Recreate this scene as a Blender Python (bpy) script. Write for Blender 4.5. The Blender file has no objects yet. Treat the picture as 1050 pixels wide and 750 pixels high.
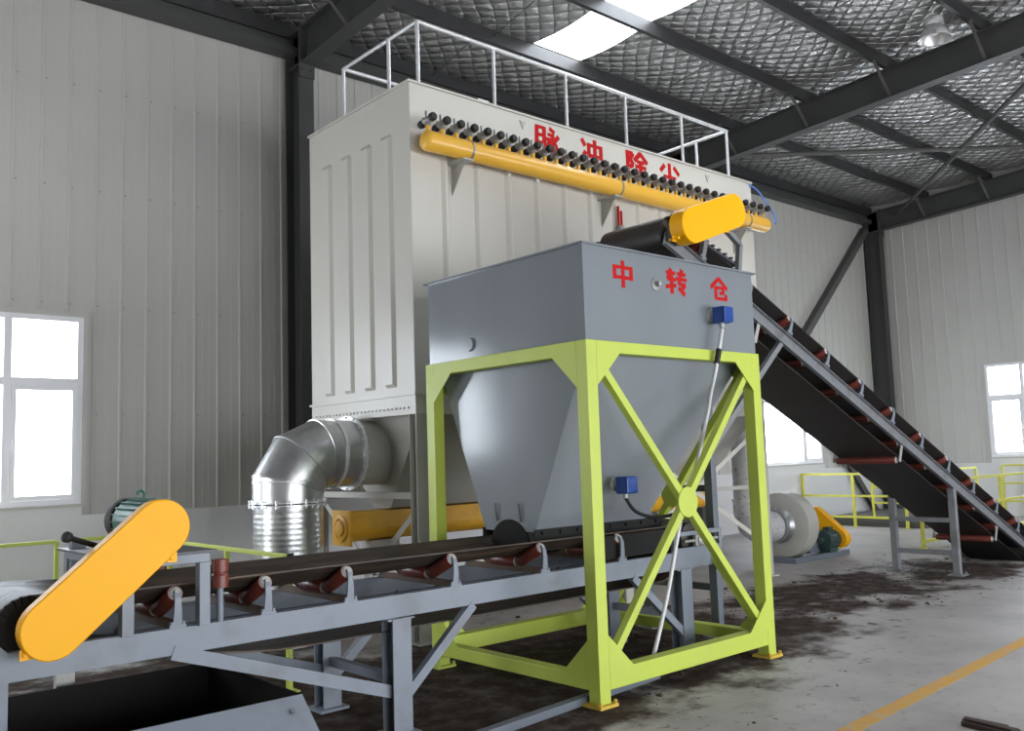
import bpy, bmesh, math, random
from mathutils import Vector as V, Matrix
random.seed(7)
S = bpy.context.scene
COL = S.collection
PI = math.pi
XF = {}

# ------------------------------------------------------------------ materials
def nt(name):
    m = bpy.data.materials.new(name); m.use_nodes = True
    t = m.node_tree; b = t.nodes['Principled BSDF']
    return m, t, b
def mat(name, col, rough=.5, metal=0., var=.12, scale=6., bump=0., bscale=40., dirt=None, dscale=2.5, damt=.5, rvar=.1, spec=.5, stretch=(1,1,1)):
    m, t, b = nt(name)
    n = t.nodes; l = t.links
    tc = n.new('ShaderNodeTexCoord')
    mp = n.new('ShaderNodeMapping'); mp.inputs['Scale'].default_value = stretch
    l.new(tc.outputs['Object'], mp.inputs[0])
    no = n.new('ShaderNodeTexNoise'); no.inputs['Scale'].default_value = scale; no.inputs['Detail'].default_value = 4
    l.new(mp.outputs[0], no.inputs['Vector'])
    mx = n.new('ShaderNodeMix'); mx.data_type = 'RGBA'
    mx.inputs['A'].default_value = (*[c*(1-var) for c in col], 1)
    mx.inputs['B'].default_value = (*[min(1, c*(1+var)) for c in col], 1)
    l.new(no.outputs[0], mx.inputs['Factor'])
    out = mx.outputs['Result']
    if dirt:
        n2 = n.new('ShaderNodeTexNoise'); n2.inputs['Scale'].default_value = dscale; n2.inputs['Detail'].default_value = 6
        l.new(mp.outputs[0], n2.inputs['Vector'])
        r = n.new('ShaderNodeValToRGB'); r.color_ramp.elements[0].position = .5; r.color_ramp.elements[1].position = .72
        r.color_ramp.elements[1].color = (damt, damt, damt, 1)
        l.new(n2.outputs[0], r.inputs[0])
        m2 = n.new('ShaderNodeMix'); m2.data_type = 'RGBA'
        l.new(r.outputs[0], m2.inputs['Factor']); l.new(out, m2.inputs['A']); m2.inputs['B'].default_value = (*dirt, 1)
        out = m2.outputs['Result']
    l.new(out, b.inputs['Base Color'])
    mr = n.new('ShaderNodeMapRange'); mr.inputs['To Min'].default_value = max(.03, rough-rvar); mr.inputs['To Max'].default_value = min(1, rough+rvar)
    l.new(no.outputs[0], mr.inputs['Value']); l.new(mr.outputs[0], b.inputs['Roughness'])
    b.inputs['Metallic'].default_value = metal
    b.inputs['Specular IOR Level'].default_value = spec
    if bump:
        n3 = n.new('ShaderNodeTexNoise'); n3.inputs['Scale'].default_value = bscale; n3.inputs['Detail'].default_value = 3
        l.new(mp.outputs[0], n3.inputs['Vector'])
        bp = n.new('ShaderNodeBump'); bp.inputs['Strength'].default_value = bump; bp.inputs['Distance'].default_value = .02
        l.new(n3.outputs[0], bp.inputs['Height']); l.new(bp.outputs[0], b.inputs['Normal'])
    return m
M = {}
M['panel'] = mat('wall_panel_paint', (.50,.493,.465), .55, var=.05, scale=1.2, spec=.3)
M['dado'] = mat('dado_plaster', (.72,.72,.73), .8, var=.04, scale=2, bump=.1)
M['steel'] = mat('dark_steel_paint', (.055,.056,.054), .5, var=.15, scale=3)
M['purlin'] = mat('purlin_steel', (.035,.035,.036), .42, .2, var=.15, scale=4)
M['flange'] = mat('dusty_steel', (.085,.083,.078), .6, var=.2, scale=4)
M['galv'] = mat('galvanised_sheet', (.60,.61,.62), .32, 1., var=.16, scale=14, bump=.06, bscale=4, rvar=.1)
M['galvpipe'] = mat('galvanised_pipe', (.78,.79,.80), .35, .5, var=.1, scale=20)
M['galvlight'] = mat('bright_zinc_sheet', (.66,.67,.68), .3, .45, var=.12, scale=14)
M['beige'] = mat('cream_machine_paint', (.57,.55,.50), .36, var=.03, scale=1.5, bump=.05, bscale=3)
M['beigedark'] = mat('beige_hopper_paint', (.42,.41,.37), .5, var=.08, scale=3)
M['hopper'] = mat('grey_hopper_paint', (.205,.225,.248), .15, var=.08, scale=2.2, bump=.04, bscale=1.6, rvar=.05, spec=.8, stretch=(1,1,.35))
M['hopperface'] = M['hopper']
M['grey'] = mat('grey_conveyor_paint', (.20,.228,.272), .45, var=.08, scale=5, dirt=(.09,.07,.055), dscale=5, damt=.35)
M['beam2'] = mat('worn_grey_steel', (.20,.21,.225), .45, var=.12, scale=6, dirt=(.07,.06,.05), dscale=6, damt=.5)
M['green'] = mat('lime_paint', (.46,.55,.075), .45, var=.05, scale=5, dirt=(.42,.48,.12), dscale=4, damt=.3)
M['railyel'] = mat('yellow_green_rail_paint', (.62,.60,.08), .5, var=.06)
M['foot'] = mat('yellow_foot_paint', (.62,.42,.05), .6, var=.2, scale=20, dirt=(.25,.15,.05), dscale=20)
M['yellow'] = mat('yellow_guard_paint', (.92,.43,.004), .45, var=.03, scale=3, dirt=(.88,.46,.02), dscale=6, damt=.35, spec=.25)
M['amber'] = mat('amber_pipe_paint', (.78,.43,.05), .33, var=.06, scale=4)
M['screw'] = mat('ochre_trough_paint', (.80,.42,.02), .45, var=.12, scale=5, dirt=(.45,.22,.02), dscale=6)
M['belt'] = mat('rubber_belt', (.050,.038,.030), .5, var=.4, scale=4, dirt=(.19,.125,.08), dscale=7, damt=.6, bump=.5, bscale=14, stretch=(.22,2.2,1), rvar=.15, spec=.3)
M['beltclean'] = mat('clean_rubber_belt', (.022,.019,.018), .5, var=.3, scale=5, stretch=(.3,1,1))
M['rubber'] = mat('black_rubber', (.014,.014,.014), .7, var=.2, spec=.2)
M['lag'] = mat('dirty_drum_rubber', (.05,.045,.04), .45, var=.5, scale=14, bump=.4, bscale=20, stretch=(1,.3,1))
M['red'] = mat('oxide_red_roller', (.17,.035,.025), .38, var=.25, scale=12, dirt=(.09,.05,.035), dscale=9)
M['cap'] = mat('roller_cap', (.42,.42,.40), .5, .3, var=.15, scale=20)
M['brown'] = mat('dusty_angle', (.16,.11,.08), .8, var=.25, scale=12)
M['redpaint'] = mat('red_stencil_paint', (.44,.010,.010), .7, var=.15, scale=18, spec=.15)
M['motor'] = mat('green_motor_paint', (.015,.12,.085), .5, var=.1)
M['motordark'] = mat('dark_green_motor', (.03,.06,.055), .45, var=.1)
M['black'] = mat('black_plastic', (.012,.012,.013), .6, var=.1)
M['darkgrey'] = mat('dark_grey_steel', (.06,.065,.075), .45, var=.15, scale=5)
M['post'] = mat('blue_grey_post', (.13,.15,.18), .38, var=.1, scale=5)
M['valve'] = mat('grey_valve_alloy', (.30,.30,.29), .4, .5, var=.2, scale=20)
M['blue'] = mat('blue_sensor_plastic', (.015,.06,.28), .35, var=.1)
M['bluehose'] = mat('blue_hose', (.10,.2,.6), .4)
M['white'] = mat('white_upvc', (.80,.80,.83), .35, var=.03)
M['conduit'] = mat('white_conduit', (.62,.62,.62), .4, var=.15, scale=60)
M['bin'] = mat('near_black_matt', (.016,.015,.014), .8, var=.3, scale=5, spec=.15)
M['soil'] = mat('dark_soil', (.045,.03,.022), .95, var=.5, scale=15, bump=.6, bscale=25)
M['lampalu'] = mat('lamp_aluminium', (.60,.60,.60), .3, .6, var=.06)
M['line'] = mat('worn_yellow_line', (.56,.30,.045), .7, var=.12, scale=14, dirt=(.42,.34,.22), dscale=9, damt=.7)
M['scrap'] = mat('scrap_rust', (.05,.03,.025), .8, var=.3, scale=20)
M['paper'] = mat('pale_bag', (.62,.58,.58), .7, var=.1, scale=10, bump=.3, bscale=10)

def foil():
    m, t, b = nt('quilted_foil'); n = t.nodes; l = t.links
    tc = n.new('ShaderNodeTexCoord'); sp = n.new('ShaderNodeSeparateXYZ')
    ns = n.new('ShaderNodeTexNoise'); ns.inputs['Scale'].default_value = 1.1; ns.inputs['Detail'].default_value = 2
    l.new(tc.outputs['Object'], ns.inputs['Vector'])
    va = n.new('ShaderNodeVectorMath'); va.operation = 'MULTIPLY_ADD'; va.inputs[1].default_value = (.12,.12,0)
    l.new(ns.outputs['Color'], va.inputs[0]); l.new(tc.outputs['Object'], va.inputs[2])
    l.new(va.outputs[0], sp.inputs[0])
    def wave(o, per):
        a = n.new('ShaderNodeMath'); a.operation = 'MULTIPLY'; a.inputs[1].default_value = PI/per; l.new(o, a.inputs[0])
        s = n.new('ShaderNodeMath'); s.operation = 'SINE'; l.new(a.outputs[0], s.inputs[0])
        c = n.new('ShaderNodeMath'); c.operation = 'ABSOLUTE'; l.new(s.outputs[0], c.inputs[0])
        d = n.new('ShaderNodeMath'); d.operation = 'POWER'; d.inputs[1].default_value = .32; l.new(c.outputs[0], d.inputs[0])
        return d.outputs[0]
    def lin(a, bb, sg):
        q = n.new('ShaderNodeMath'); q.operation = 'ADD' if sg > 0 else 'SUBTRACT'; l.new(a, q.inputs[0]); l.new(bb, q.inputs[1])
        return q.outputs[0]
    wx = wave(lin(sp.outputs[0], sp.outputs[1], 1), .30); wy = wave(lin(sp.outputs[0], sp.outputs[1], -1), .30)
    mu = n.new('ShaderNodeMath'); mu.operation = 'MULTIPLY'; l.new(wx, mu.inputs[0]); l.new(wy, mu.inputs[1])
    n2 = n.new('ShaderNodeTexNoise'); n2.inputs['Scale'].default_value = 7; n2.inputs['Detail'].default_value = 5
    l.new(tc.outputs['Object'], n2.inputs['Vector'])
    ad = n.new('ShaderNodeMath'); ad.operation = 'MULTIPLY_ADD'; ad.inputs[1].default_value = .9
    l.new(n2.outputs[0], ad.inputs[0]); l.new(mu.outputs[0], ad.inputs[2])
    bp = n.new('ShaderNodeBump'); bp.inputs['Strength'].default_value = 1; bp.inputs['Distance'].default_value = .06
    l.new(ad.outputs[0], bp.inputs['Height']); l.new(bp.outputs[0], b.inputs['Normal'])
    rp = n.new('ShaderNodeValToRGB'); rp.color_ramp.elements[0].color = (.26,.255,.25,1); rp.color_ramp.elements[1].color = (.58,.575,.57,1)  # shade in the quilt creases and stitch lines put into the colour
    rp.color_ramp.elements[0].position = .1; rp.color_ramp.elements[1].position = .45
    l.new(mu.outputs[0], rp.inputs[0]); l.new(rp.outputs[0], b.inputs['Base Color'])
    b.inputs['Metallic'].default_value = .85; b.inputs['Roughness'].default_value = .3
    return m
M['foil'] = foil()

def glass():
    m = bpy.data.materials.new('window_glass'); m.use_nodes = True
    t = m.node_tree; n = t.nodes; l = t.links
    n.remove(n['Principled BSDF'])
    tr = n.new('ShaderNodeBsdfTransparent'); tr.inputs[0].default_value = (.94,.97,1,1)
    gl = n.new('ShaderNodeBsdfGlossy'); gl.inputs['Roughness'].default_value = .03
    mx = n.new('ShaderNodeMixShader'); mx.inputs[0].default_value = .07; l.new(tr.outputs[0], mx.inputs[1]); l.new(gl.outputs[0], mx.inputs[2])
    l.new(mx.outputs[0], n['Material Output'].inputs[0])
    return m
M['glass'] = glass()
def skylight_mat():
    m = bpy.data.materials.new('translucent_skylight_sheet'); m.use_nodes = True
    t = m.node_tree; n = t.nodes; l = t.links
    n.remove(n['Principled BSDF'])
    a = n.new('ShaderNodeBsdfTransparent'); a.inputs[0].default_value = (.9,.93,.97,1)
    b = n.new('ShaderNodeBsdfTranslucent'); b.inputs[0].default_value = (.9,.92,.95,1)
    mx = n.new('ShaderNodeMixShader'); mx.inputs[0].default_value = .4
    l.new(a.outputs[0], mx.inputs[1]); l.new(b.outputs[0], mx.inputs[2]); l.new(mx.outputs[0], n['Material Output'].inputs[0])
    return m
M['skylight'] = skylight_mat()

def floor_mat():
    m, t, b = nt('dusty_concrete_floor'); n = t.nodes; l = t.links
    tc = n.new('ShaderNodeTexCoord')
    def noise(sc, det=5, ro=.6):
        x = n.new('ShaderNodeTexNoise'); x.inputs['Scale'].default_value = sc; x.inputs['Detail'].default_value = det; x.inputs['Roughness'].default_value = ro
        l.new(tc.outputs['Object'], x.inputs['Vector']); return x.outputs[0]
    def math_(op, a, bb=None, c=None):
        x = n.new('ShaderNodeMath'); x.operation = op
        for i, q in enumerate((a, bb, c)):
            if q is None: continue
            if isinstance(q, (int, float)): x.inputs[i].default_value = q
            else: l.new(q, x.inputs[i])
        return x.outputs[0]
    def mixc(f, a, bb):
        x = n.new('ShaderNodeMix'); x.data_type = 'RGBA'
        l.new(f, x.inputs['Factor'])
        for k, q in (('A', a), ('B', bb)):
            if isinstance(q, tuple): x.inputs[k].default_value = (*q, 1)
            else: l.new(q, x.inputs[k])
        return x.outputs['Result']
    def ramp(f, a, bb):
        x = n.new('ShaderNodeMapRange'); x.interpolation_type = 'SMOOTHSTEP'
        x.inputs['From Min'].default_value = a; x.inputs['From Max'].default_value = bb; l.new(f, x.inputs['Value']); return x.outputs[0]
    sp = n.new('ShaderNodeSeparateXYZ'); l.new(tc.outputs['Object'], sp.inputs[0])
    X, Y = sp.outputs[0], sp.outputs[1]
    base = mixc(ramp(noise(1.3), .3, .7), (.29,.272,.26), (.385,.36,.345))
    base = mixc(math_('MULTIPLY', ramp(noise(9, 6), .55, .75), .5), base, (.22,.20,.185))
    # spilled dark soil along the machine line
    d = math_('ABSOLUTE', math_('SUBTRACT', Y, 5.6))
    wide = math_('ADD', math_('MULTIPLY_ADD', ramp(X, 9.5, 5.5), .55, .75), math_('MULTIPLY', math_('MULTIPLY', ramp(X, 4.4, 3.0), ramp(Y, 5.0, 6.5)), 1.6))
    dd = math_('DIVIDE', d, wide)
    nn = math_('MULTIPLY_ADD', math_('SUBTRACT', noise(1.1, 6, .65), .5), 2.6, dd)
    along = math_('MULTIPLY', ramp(X, -2, 0), ramp(X, 16.5, 14.0))
    mask = math_('MULTIPLY', ramp(nn, 1.4, .95), along)
    # patchy further along the inclined conveyor
    patch = ramp(noise(.9, 5, .6), .36, .50)
    k = ramp(X, 6.5, 9.0)
    mask = math_('MULTIPLY', mask, math_('ADD', math_('MULTIPLY', patch, k), math_('SUBTRACT', 1, k)))
    # scattered crumbs around it
    halo = math_('MULTIPLY', ramp(dd, 2.6, 1.0), along)
    crumbs = math_('MULTIPLY', ramp(noise(6, 8, .7), .57, .66), halo)
    mask = math_('MAXIMUM', mask, crumbs)
    mask = math_('MULTIPLY', mask, math_('MULTIPLY_ADD', ramp(noise(5, 6), .25, .6), .18, .82))
    soil = mixc(noise(14, 6), (.026,.018,.014), (.064,.044,.034))
    l.new(mixc(mask, base, soil), b.inputs['Base Color'])
    b.inputs['Roughness'].default_value = .6
    rr = math_('MULTIPLY_ADD', mask, .35, .55); l.new(rr, b.inputs['Roughness']); l.new(math_('MULTIPLY_ADD', mask, -.4, .45), b.inputs['Specular IOR Level'])
    bp = n.new('ShaderNodeBump'); bp.inputs['Strength'].default_value = .35; bp.inputs['Distance'].default_value = .02
    l.new(math_('MULTIPLY', noise(18, 5), math_('ADD', mask, .15)), bp.inputs['Height']); l.new(bp.outputs[0], b.inputs['Normal'])
    return m
M['floor'] = floor_mat()

# ------------------------------------------------------------------ mesh builder
class MB:
    def __init__(s): s.v = []; s.f = []; s.mi = []; s.cur = 0
    def add(s, vs, fs):
        o = len(s.v); s.v += [V(p) for p in vs]
        for f in fs: s.f.append([i+o for i in f]); s.mi.append(s.cur)
        return s
    def mat(s, i): s.cur = i; return s
    def box(s, x0, x1, y0, y1, z0, z1):
        return s.add([(x,y,z) for z in (z0,z1) for y in (y0,y1) for x in (x0,x1)],
                     [(0,2,3,1),(4,5,7,6),(0,1,5,4),(2,6,7,3),(0,4,6,2),(1,3,7,5)])
    def prof(s, p0, p1, poly, up=(0,0,1)):
        p0 = V(p0); p1 = V(p1); d = (p1-p0).normalized(); up = V(up)
        a = d.cross(up)
        if a.length < 1e-4: a = d.cross(V((0,1,0)))
        a.normalize(); u = a.cross(d)
        n = len(poly)
        vs = [p + a*q[0] + u*q[1] for p in (p0, p1) for q in poly]
        return s.add(vs, [tuple(range(n))[::-1], tuple(range(n, 2*n))] + [(i, (i+1) % n, n+(i+1) % n, n+i) for i in range(n)])
    def bar(s, p0, p1, w, h, up=(0,0,1)):
        return s.prof(p0, p1, [(-w/2,-h/2),(w/2,-h/2),(w/2,h/2),(-w/2,h/2)], up)
    def chan(s, p0, p1, w, h, t=.008, side=1, up=(0,0,1)):   # C section, web on +a*side
        k = side
        return s.prof(p0, p1, [(k*w/2,-h/2),(k*w/2,h/2),(-k*w/2,h/2),(-k*w/2,h/2-t),(k*(w/2-t),h/2-t),(k*(w/2-t),-h/2+t),(-k*w/2,-h/2+t),(-k*w/2,-h/2)], up)
    def ibeam(s, p0, p1, w, h, t=.012, up=(0,0,1)):
        a, b = w/2, h/2
        return s.prof(p0, p1, [(-a,-b),(a,-b),(a,-b+t),(t/2,-b+t),(t/2,b-t),(a,b-t),(a,b),(-a,b),(-a,b-t),(-t/2,b-t),(-t/2,-b+t),(-a,-b+t)], up)
    def angle(s, p0, p1, w, t=.006, up=(0,0,1), flip=1):
        return s.prof(p0, p1, [(0,0),(flip*w,0),(flip*w,t),(flip*t,t),(flip*t,w),(0,w)], up)
    def tube(s, p0, p1, r, r2=None, n=18):
        r2 = r if r2 is None else r2
        p0 = V(p0); p1 = V(p1); d = (p1-p0).normalized()
        a = d.cross(V((0,0,1)))
        if a.length < 1e-4: a = V((1,0,0))
        a.normalize(); u = a.cross(d)
        vs = [p + (a*math.cos(2*PI*i/n) + u*math.sin(2*PI*i/n))*rr for p, rr in ((p0,r),(p1,r2)) for i in range(n)]
        return s.add(vs, [tuple(range(n))[::-1], tuple(range(n,2*n))] + [(i,(i+1)%n,n+(i+1)%n,n+i) for i in range(n)])
    def lathe(s, c, d, pr, n=28, closed=False):    # pr: (r, h) along axis d
        c = V(c); d = V(d).normalized(); a = d.cross(V((0,0,1)))
        if a.length < 1e-4: a = V((1,0,0))
        a.normalize(); u = a.cross(d)
        vs = [c + d*h + (a*math.cos(2*PI*i/n) + u*math.sin(2*PI*i/n))*r for r, h in pr for i in range(n)]
        k = len(pr)
        fs = [(j*n+i, j*n+(i+1)%n, ((j+1)%k)*n+(i+1)%n, ((j+1)%k)*n+i) for j in range(k if closed else k-1) for i in range(n)]
        if not closed: fs += [tuple(range(n))[::-1], tuple(range((k-1)*n, k*n))]
        return s.add(vs, fs)
    def path(s, pts, r, n=10):
        pts = [V(p) for p in pts]; k = len(pts); vs = []
        t0 = (pts[1]-pts[0]).normalized(); a = t0.cross(V((0,0,1)))
        if a.length < 1e-3: a = t0.cross(V((1,0,0)))
        a.normalize()
        for j, p in enumerate(pts):
            t = (pts[min(j+1,k-1)]-pts[max(j-1,0)]).normalized()
            a = (a - t*a.dot(t)).normalized(); u = t.cross(a)
            vs += [p + (a*math.cos(2*PI*i/n)+u*math.sin(2*PI*i/n))*r for i in range(n)]
        fs = [(j*n+i, j*n+(i+1)%n, (j+1)*n+(i+1)%n, (j+1)*n+i) for j in range(k-1) for i in range(n)]
        return s.add(vs, fs + [tuple(range(n))[::-1], tuple(range((k-1)*n,k*n))])
    def prism(s, pts, vec):
        vec = V(vec); n = len(pts); vs = [V(p) for p in pts]; vs += [p+vec for p in vs]
        return s.add(vs, [tuple(range(n))[::-1], tuple(range(n,2*n))] + [(i,(i+1)%n,n+(i+1)%n,n+i) for i in range(n)])
    def loft(s, rings, caps=True):
        n = len(rings[0]); k = len(rings)
        vs = [p for r in rings for p in r]
        fs = [(j*n+i, j*n+(i+1)%n, (j+1)*n+(i+1)%n, (j+1)*n+i) for j in range(k-1) for i in range(n)]
        if caps: fs += [tuple(range(n))[::-1], tuple(range((k-1)*n,k*n))]
        return s.add(vs, fs)
    def mesh(s, name, mats, smooth=False, inv=None, ang=38):
        me = bpy.data.meshes.new(name)
        vs = [inv @ p for p in s.v] if inv else s.v
        me.from_pydata([tuple(p) for p in vs], [], s.f)
        if not isinstance(mats, (list, tuple)): mats = [mats]
        for m in mats: me.materials.append(m)
        me.polygons.foreach_set('material_index', s.mi)
        bm = bmesh.new(); bm.from_mesh(me); bmesh.ops.recalc_face_normals(bm, faces=bm.faces[:]); bm.to_mesh(me); bm.free()
        if smooth:
            me.polygons.foreach_set('use_smooth', [True]*len(me.polygons))
            me.set_sharp_from_angle(angle=math.radians(ang))
        me.update()
        return me
    def build(s, name, mats, parent=None, smooth=False, bevel=0, local=False, label=None, ang=38):
        inv = None
        if parent is not None and not local: inv = XF[parent.name].inverted()
        o = bpy.data.objects.new(name, s.mesh(name, mats, smooth, inv, ang)); COL.objects.link(o)
        if parent is not None: o.parent = parent; XF[o.name] = XF[parent.name]
        else: XF[o.name] = Matrix()
        if bevel:
            b = o.modifiers.new('bevel', 'BEVEL'); b.width = bevel; b.segments = 2; b.limit_method = 'ANGLE'; b.angle_limit = math.radians(40)
        if label: o['label'] = label
        return o
def tag(o, label, cat, group=None):
    o['label'] = label; o['category'] = cat
    if group: o['group'] = group
    return o
def empty(name, loc, label, cat, group=None, rot=(0,0,0)):
    o = bpy.data.objects.new(name, None); o.empty_display_size = .2; COL.objects.link(o)
    o.location = loc; o.rotation_euler = rot
    XF[o.name] = Matrix.Translation(loc) @ __import__('mathutils').Euler(rot).to_matrix().to_4x4()
    return tag(o, label, cat, group)
def struct(o): o['kind'] = 'structure'; return o
def put(name, me, parent, loc=(0,0,0), rot=(0,0,0)):
    o = bpy.data.objects.new(name, me); COL.objects.link(o); o.parent = parent; o.location = loc; o.rotation_euler = rot
    XF[o.name] = XF[parent.name] @ Matrix.Translation(loc) @ __import__('mathutils').Euler(rot).to_matrix().to_4x4()
    return o

# ------------------------------------------------------------------ the hall
WY, WX = 11.11, 22.25         # inner face of rear wall and of end wall
X0, Y0 = -6.0, -7.0           # hall extents behind the camera
def roofz(y): return 7.76 + .05*(WY-y)

# floor with the loading pit of the inclined conveyor
PX0, PX1, PY0, PY1 = 13.95, 17.6, 4.95, 6.2
fl = MB()
for (a,b,c,d) in ((X0,PX0,Y0,WY+.2),(PX1,WX+.2,Y0,WY+.2),(PX0,PX1,Y0,PY0),(PX0,PX1,PY1,WY+.2)):
    fl.add([(a,c,0),(b,c,0),(b,d,0),(a,d,0)], [(0,1,2,3)])
z = -1.0
fl.add([(PX0,PY0,0),(PX1,PY0,0),(PX1,PY1,0),(PX0,PY1,0),(PX0,PY0,z),(PX1,PY0,z),(PX1,PY1,z),(PX0,PY1,z)],
       [(0,1,5,4),(1,2,6,5),(2,3,7,6),(3,0,4,7),(4,5,6,7)])
struct(fl.build('floor', M['floor']))
a = math.atan(.0514)
def ly(x): return 2.94 + .0514*(x-5.19)
ln = MB(); ln.prism([(3.2,ly(3.2)-.055,.0005),(21.5,ly(21.5)-.055,.0005),(21.5,ly(21.5)+.055,.0005),(3.2,ly(3.2)+.055,.0005)], (0,0,.0015))
struct(ln.build('trim_1', M['line']))

def corrug(pts_fn, a0, a1, zlo, zhi, off, per=.3):
    # one run of profiled sheet: list of (a, depth)
    prof = []
    k = math.floor(a0/per)-1
    while k*per < a1+per:
        b = k*per
        prof += [(b,0),(b+.012,.013),(b+.034,.013),(b+.046,0),(b+.12,0),(b+.124,.002),(b+.128,0),(b+.206,0),(b+.21,.002),(b+.214,0)]
        k += 1
    pr = [p for p in prof if a0 < p[0] < a1]
    def dep(a):
        for (p,q) in zip(prof, prof[1:]):
            if p[0] <= a <= q[0]: return p[1]+(q[1]-p[1])*(a-p[0])/max(1e-9,(q[0]-p[0]))
        return 0
    pr = [(a0,dep(a0))] + pr + [(a1,dep(a1))]
    return pr
def sheet(mb, axis, a0, a1, z0, z1):
    pr = corrug(None, a0, a1, z0, z1, 0)
    vs = []
    for (a,d) in pr:
        for i, z in enumerate((z0, z1)):
            zz = z(a) if callable(z) else z
            vs.append((a, WY-d, zz) if axis == 'x' else (WX-d, a, zz))
    mb.add(vs, [(2*i,2*i+2,2*i+3,2*i+1) for i in range(len(pr)-1)])
DZ = 1.2; WZ0, WZ1 = 1.33, 3.47
wins_back = [(0.0,3.20),(16.1,19.30)]
wins_right = [(5.33,8.53)]
wb = MB(); wb.mat(0)
xs = [X0]
for (a,b) in wins_back: xs += [a,b]
xs.append(WX)
for i in range(len(xs)-1):
    if i % 2 == 0: sheet(wb,'x',xs[i],xs[i+1],DZ,7.9)
    else:
        sheet(wb,'x',xs[i],xs[i+1],WZ1,7.9)
wb.mat(1)
for i in range(len(xs)-1):
    wb.box(xs[i],xs[i+1],WY-.05,WY+.2,-.02, DZ if i%2==0 else WZ0-.03)
wb.mat(0).box(X0,WX,WY-.06,WY+.02,DZ-.0,DZ+.025) if False else None
wb.mat(2)
for zz in (6.25,5.0,3.62,2.35):
    x = math.ceil(X0/.3)*.3+.06
    while x < WX-.3:
        if not any(a-.06 < x < b+.06 and zz < WZ1+.1 for a,b in wins_back):
            wb.box(x-.009,x+.009,WY-.009,WY+.002,zz-.009,zz+.009)
        x += .3
struct(wb.build('wall_back', [M['panel'],M['dado'],M['valve']]))
wr = MB()
ys = [Y0, wins_right[0][0], wins_right[0][1], WY]
for i in range(3):
    if i % 2 == 0: sheet(wr,'y',ys[i],ys[i+1],DZ,lambda y: roofz(y)+.1)
    else: sheet(wr,'y',ys[i],ys[i+1],WZ1,lambda y: roofz(y)+.1)
wr.mat(1)
for i in range(3):
    wr.box(WX-.05,WX+.2,ys[i],ys[i+1],-.02, DZ if i%2==0 else WZ0-.03)
struct(wr.build('wall_right', [M['panel'],M['dado']]))
# unseen wall on the left, its one opening added to shape the daylight
wl = MB(); op = [(8.3,10.7)]
yy = [Y0]
for o_ in op: yy += list(o_)
yy.append(WY)
for i in range(len(yy)-1):
    if i % 2 == 0: wl.box(X0-.1,X0,yy[i],yy[i+1],0,8.8)
    else: wl.box(X0-.1,X0,yy[i],yy[i+1],0,.1).box(X0-.1,X0,yy[i],yy[i+1],3.3,8.8)
struct(wl.build('wall_left', M['panel']))

# unseen wall behind the camera, two low openings sized to shape the daylight
wf = MB(); y_ = Y0
for (a,b) in ((X0,-1.0),(3.2,4.2),(15.0,WX+.2)): wf.box(a,b,y_-.1,y_,0,8.8)
for (a,b) in ((-1.0,3.2),(4.2,15.0)): wf.box(a,b,y_-.1,y_,3.2,8.8)
struct(wf.build('wall_front', M['panel']))
def window(idx, axis, a0, a1):
    r = bpy.data.objects.new('window_%d' % idx, None); COL.objects.link(r); struct(r)
    loc = ((a0+a1)/2, WY, WZ0) if axis == 'x' else (WX, (a0+a1)/2, WZ0)
    r.location = loc; XF[r.name] = Matrix.Translation(loc)
    base = WY if axis == 'x' else WX
    def bx(mb, p0, p1, q0, q1, z0, z1):
        if axis == 'x': mb.box(p0,p1,base+q0,base+q1,z0,z1)
        else: mb.box(base+q0,base+q1,p0,p1,z0,z1)
    f = MB(); w = .06; tz = 2.71
    bx(f,a0,a1,-.02,.06,WZ0,WZ0+w); bx(f,a0,a1,-.02,.06,WZ1-w,WZ1)
    bx(f,a0,a0+w,-.02,.06,WZ0+w,WZ1-w); bx(f,a1-w,a1,-.02,.06,WZ0+w,WZ1-w)
    ms = [a0+.78, a1-.78]
    ed = [a0+w]+[q for k in ms for q in (k-.04,k+.04)]+[a1-w]
    for k in ms: bx(f,k-.04,k+.04,-.02,.06,WZ0+w,WZ1-w)
    for p0,p1 in zip(ed[::2],ed[1::2]): bx(f,p0,p1,-.02,.06,tz-.045,tz+.045)
    f.build('window_frame', M['white'], r)
    for (p0,p1,h_) in ((ed[0],ed[1],1),(ed[4],ed[5],0)):
        c = MB(); z0 = WZ0+w+.002; z1 = tz-.047; e = .05; p0 += .002; p1 -= .002
        bx(c,p0,p1,-.035,.03,z0,z0+e); bx(c,p0,p1,-.035,.03,z1-e,z1); bx(c,p0,p0+e,-.035,.03,z0+e,z1-e); bx(c,p1-e,p1,-.035,.03,z0+e,z1-e)
        cs = c.build('casement', M['white'], r)
        h = MB(); hx = p1-.025 if h_ else p0+.025
        bx(h,hx-.012,hx+.012,-.06,-.035,1.95,2.07); h.build('window_handle', M['white'], cs)
    g = MB(); bx(g,a0+.02,a1-.02,.017,.023,WZ0+.02,WZ1-.02); g.build('pane', M['glass'], r)
    s = MB(); t = .05
    bx(s,a0-t,a1+t,-.035,0,WZ1,WZ1+t); bx(s,a0-t,a0,-.035,0,WZ0-.0,WZ1); bx(s,a1,a1+t,-.035,0,WZ0,WZ1)
    bx(s,a0-t,a1+t,-.09,.06,WZ0-.03,WZ0)
    s.build('flashing', M['panel'], r)
window(1,'x',*wins_back[0]); window(2,'x',*wins_back[1]); window(3,'y',*wins_right[0])

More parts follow.
